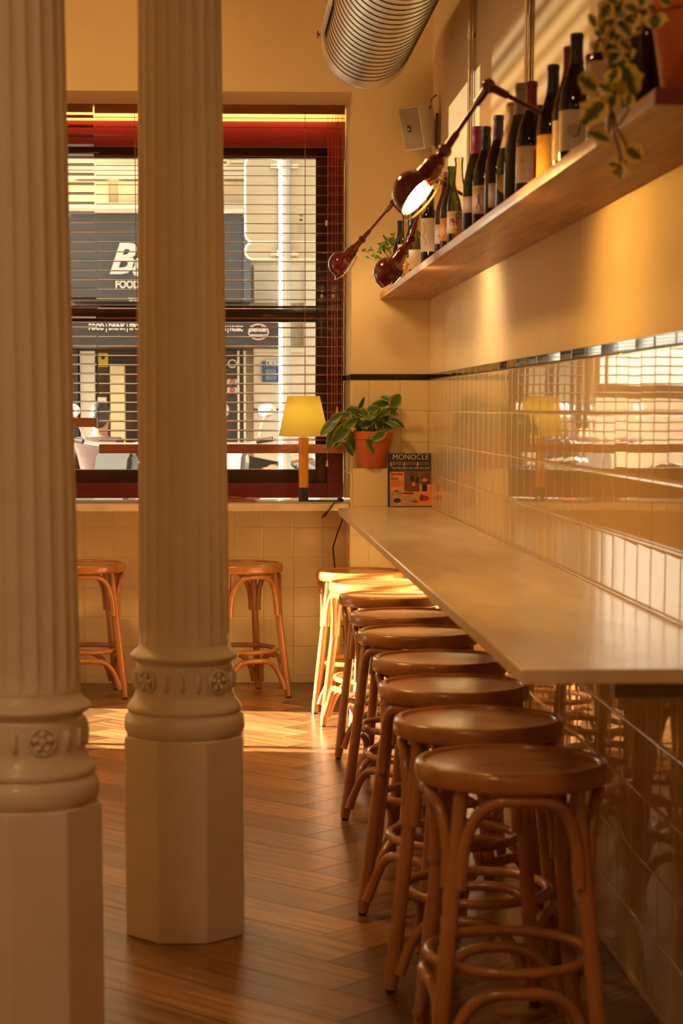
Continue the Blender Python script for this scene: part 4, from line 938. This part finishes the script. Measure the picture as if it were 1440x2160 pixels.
skinned('trousers', [J[0], J[12], J[13], J[14], J[16], J[17], J[18]], [(0, 1), (1, 2), (2, 3), (0, 4), (4, 5), (5, 6)], [.15, .105, .078, .062, .105, .078, .062], TROU)
m = MB(); m.ball((0, -.055, 1.270), .094, 20, (.92, 1.05, 1.05)); m.ball((0, -.02, 1.225), .088, 16, (.95, .9, 1.1)); m.obj('hair', HAIR, pr)
MB().lathe([(.012, 0), (.010, .012), (.004, .024), (0, .026)], 10, T4((0, -.158, 1.225), align((0, -.8, -.4)))).obj('nose', SKIN, pr)
for s_ in (-1, 1):
    MB().ball((s_*.084, -.07, 1.225), .022, 10, (.4, .8, 1.2)).obj('ear', SKIN, pr)
    for k in range(4):
        b_ = Vector((s_*.145+(k-1.5)*.015, -.32, .598)); d_ = Vector((0, -.055, -.012))
        MB().tube([b_, b_+d_*.5, b_+d_+Vector((0, .008, -.016))], [.009, .0085, .007], 8).obj('finger', SKIN, pr)
    MB().tube([(s_*.12, -.30, .60), (s_*.105, -.33, .60), (s_*.10, -.355, .592)], [.010, .0095, .008], 8).obj('thumb', SKIN, pr)
bn = thing('bench', 'low wooden bench outside with a seated person', 'bench', (-1.10, 17.3, .12), R(160))
MB().box((0, .06, .34), (.9, .32, .04), bev=.005).obj('seat', BENT, bn)
for x in (-.38, .38):
    for y in (-.06, .17): MB().box((x, y, .16), (.04, .04, .32)).obj('leg', DARKSTEEL, bn)

# ------------------------------------------------------------------ light
wd = bpy.data.worlds.new('sky'); sc.world = wd; wd.use_nodes = True
bg = wd.node_tree.nodes['Background']; bg.inputs[0].default_value = (1.0, .89, .70, 1); bg.inputs[1].default_value = 1.3
sun = bpy.data.lights.new('sun', 'SUN'); sun.energy = 62; sun.color = (1, .87, .62); sun.angle = R(.7)
so = bpy.data.objects.new('sun', sun); COL.objects.link(so)
d = Vector((1, -.15, -.30)).normalized(); so.matrix_world = T4((-6, 9, 5), align(-d))
for (x, y, z, e, s, c) in ((-1.3, 1.2, 3.9, 34, .6, (1, .60, .30)), (-1.3, 7.4, 4.1, 72, .6, (1, .58, .20)), (-.2, -1.5, 3.6, 16, .6, (1, .60, .30))):  # unseen warm fill lights added for the room's ambient glow
    L = bpy.data.lights.new('ceiling_fill', 'AREA'); L.energy = e; L.color = c; L.shape = 'DISK'; L.size = s
    lo = bpy.data.objects.new('ceiling_fill', L); COL.objects.link(lo); lo.location = (x, y, z)
# warm light strip tucked behind the blinds' valance at the head of the window
L = bpy.data.lights.new('valance_strip', 'AREA'); L.energy = 5; L.color = (1, .58, .16); L.shape = 'RECTANGLE'; L.size = 2.2; L.size_y = .02
lo = bpy.data.objects.new('valance_strip', L); COL.objects.link(lo); lo.matrix_world = T4((-.52, BY+.035, 2.935), align((0, -.75, .66), (1, 0, 0)))

sc.view_settings.view_transform = 'Standard'; sc.view_settings.look = 'None'; sc.view_settings.gamma = 1; sc.view_settings.exposure = 0
sc.view_settings.use_curve_mapping = False
cy = sc.cycles; cy.max_bounces = 10; cy.diffuse_bounces = 4; cy.glossy_bounces = 5; cy.transmission_bounces = 4; cy.transparent_max_bounces = 24
cy.sample_clamp_indirect = 6; cy.caustics_reflective = False; cy.caustics_refractive = False; cy.use_denoising = True
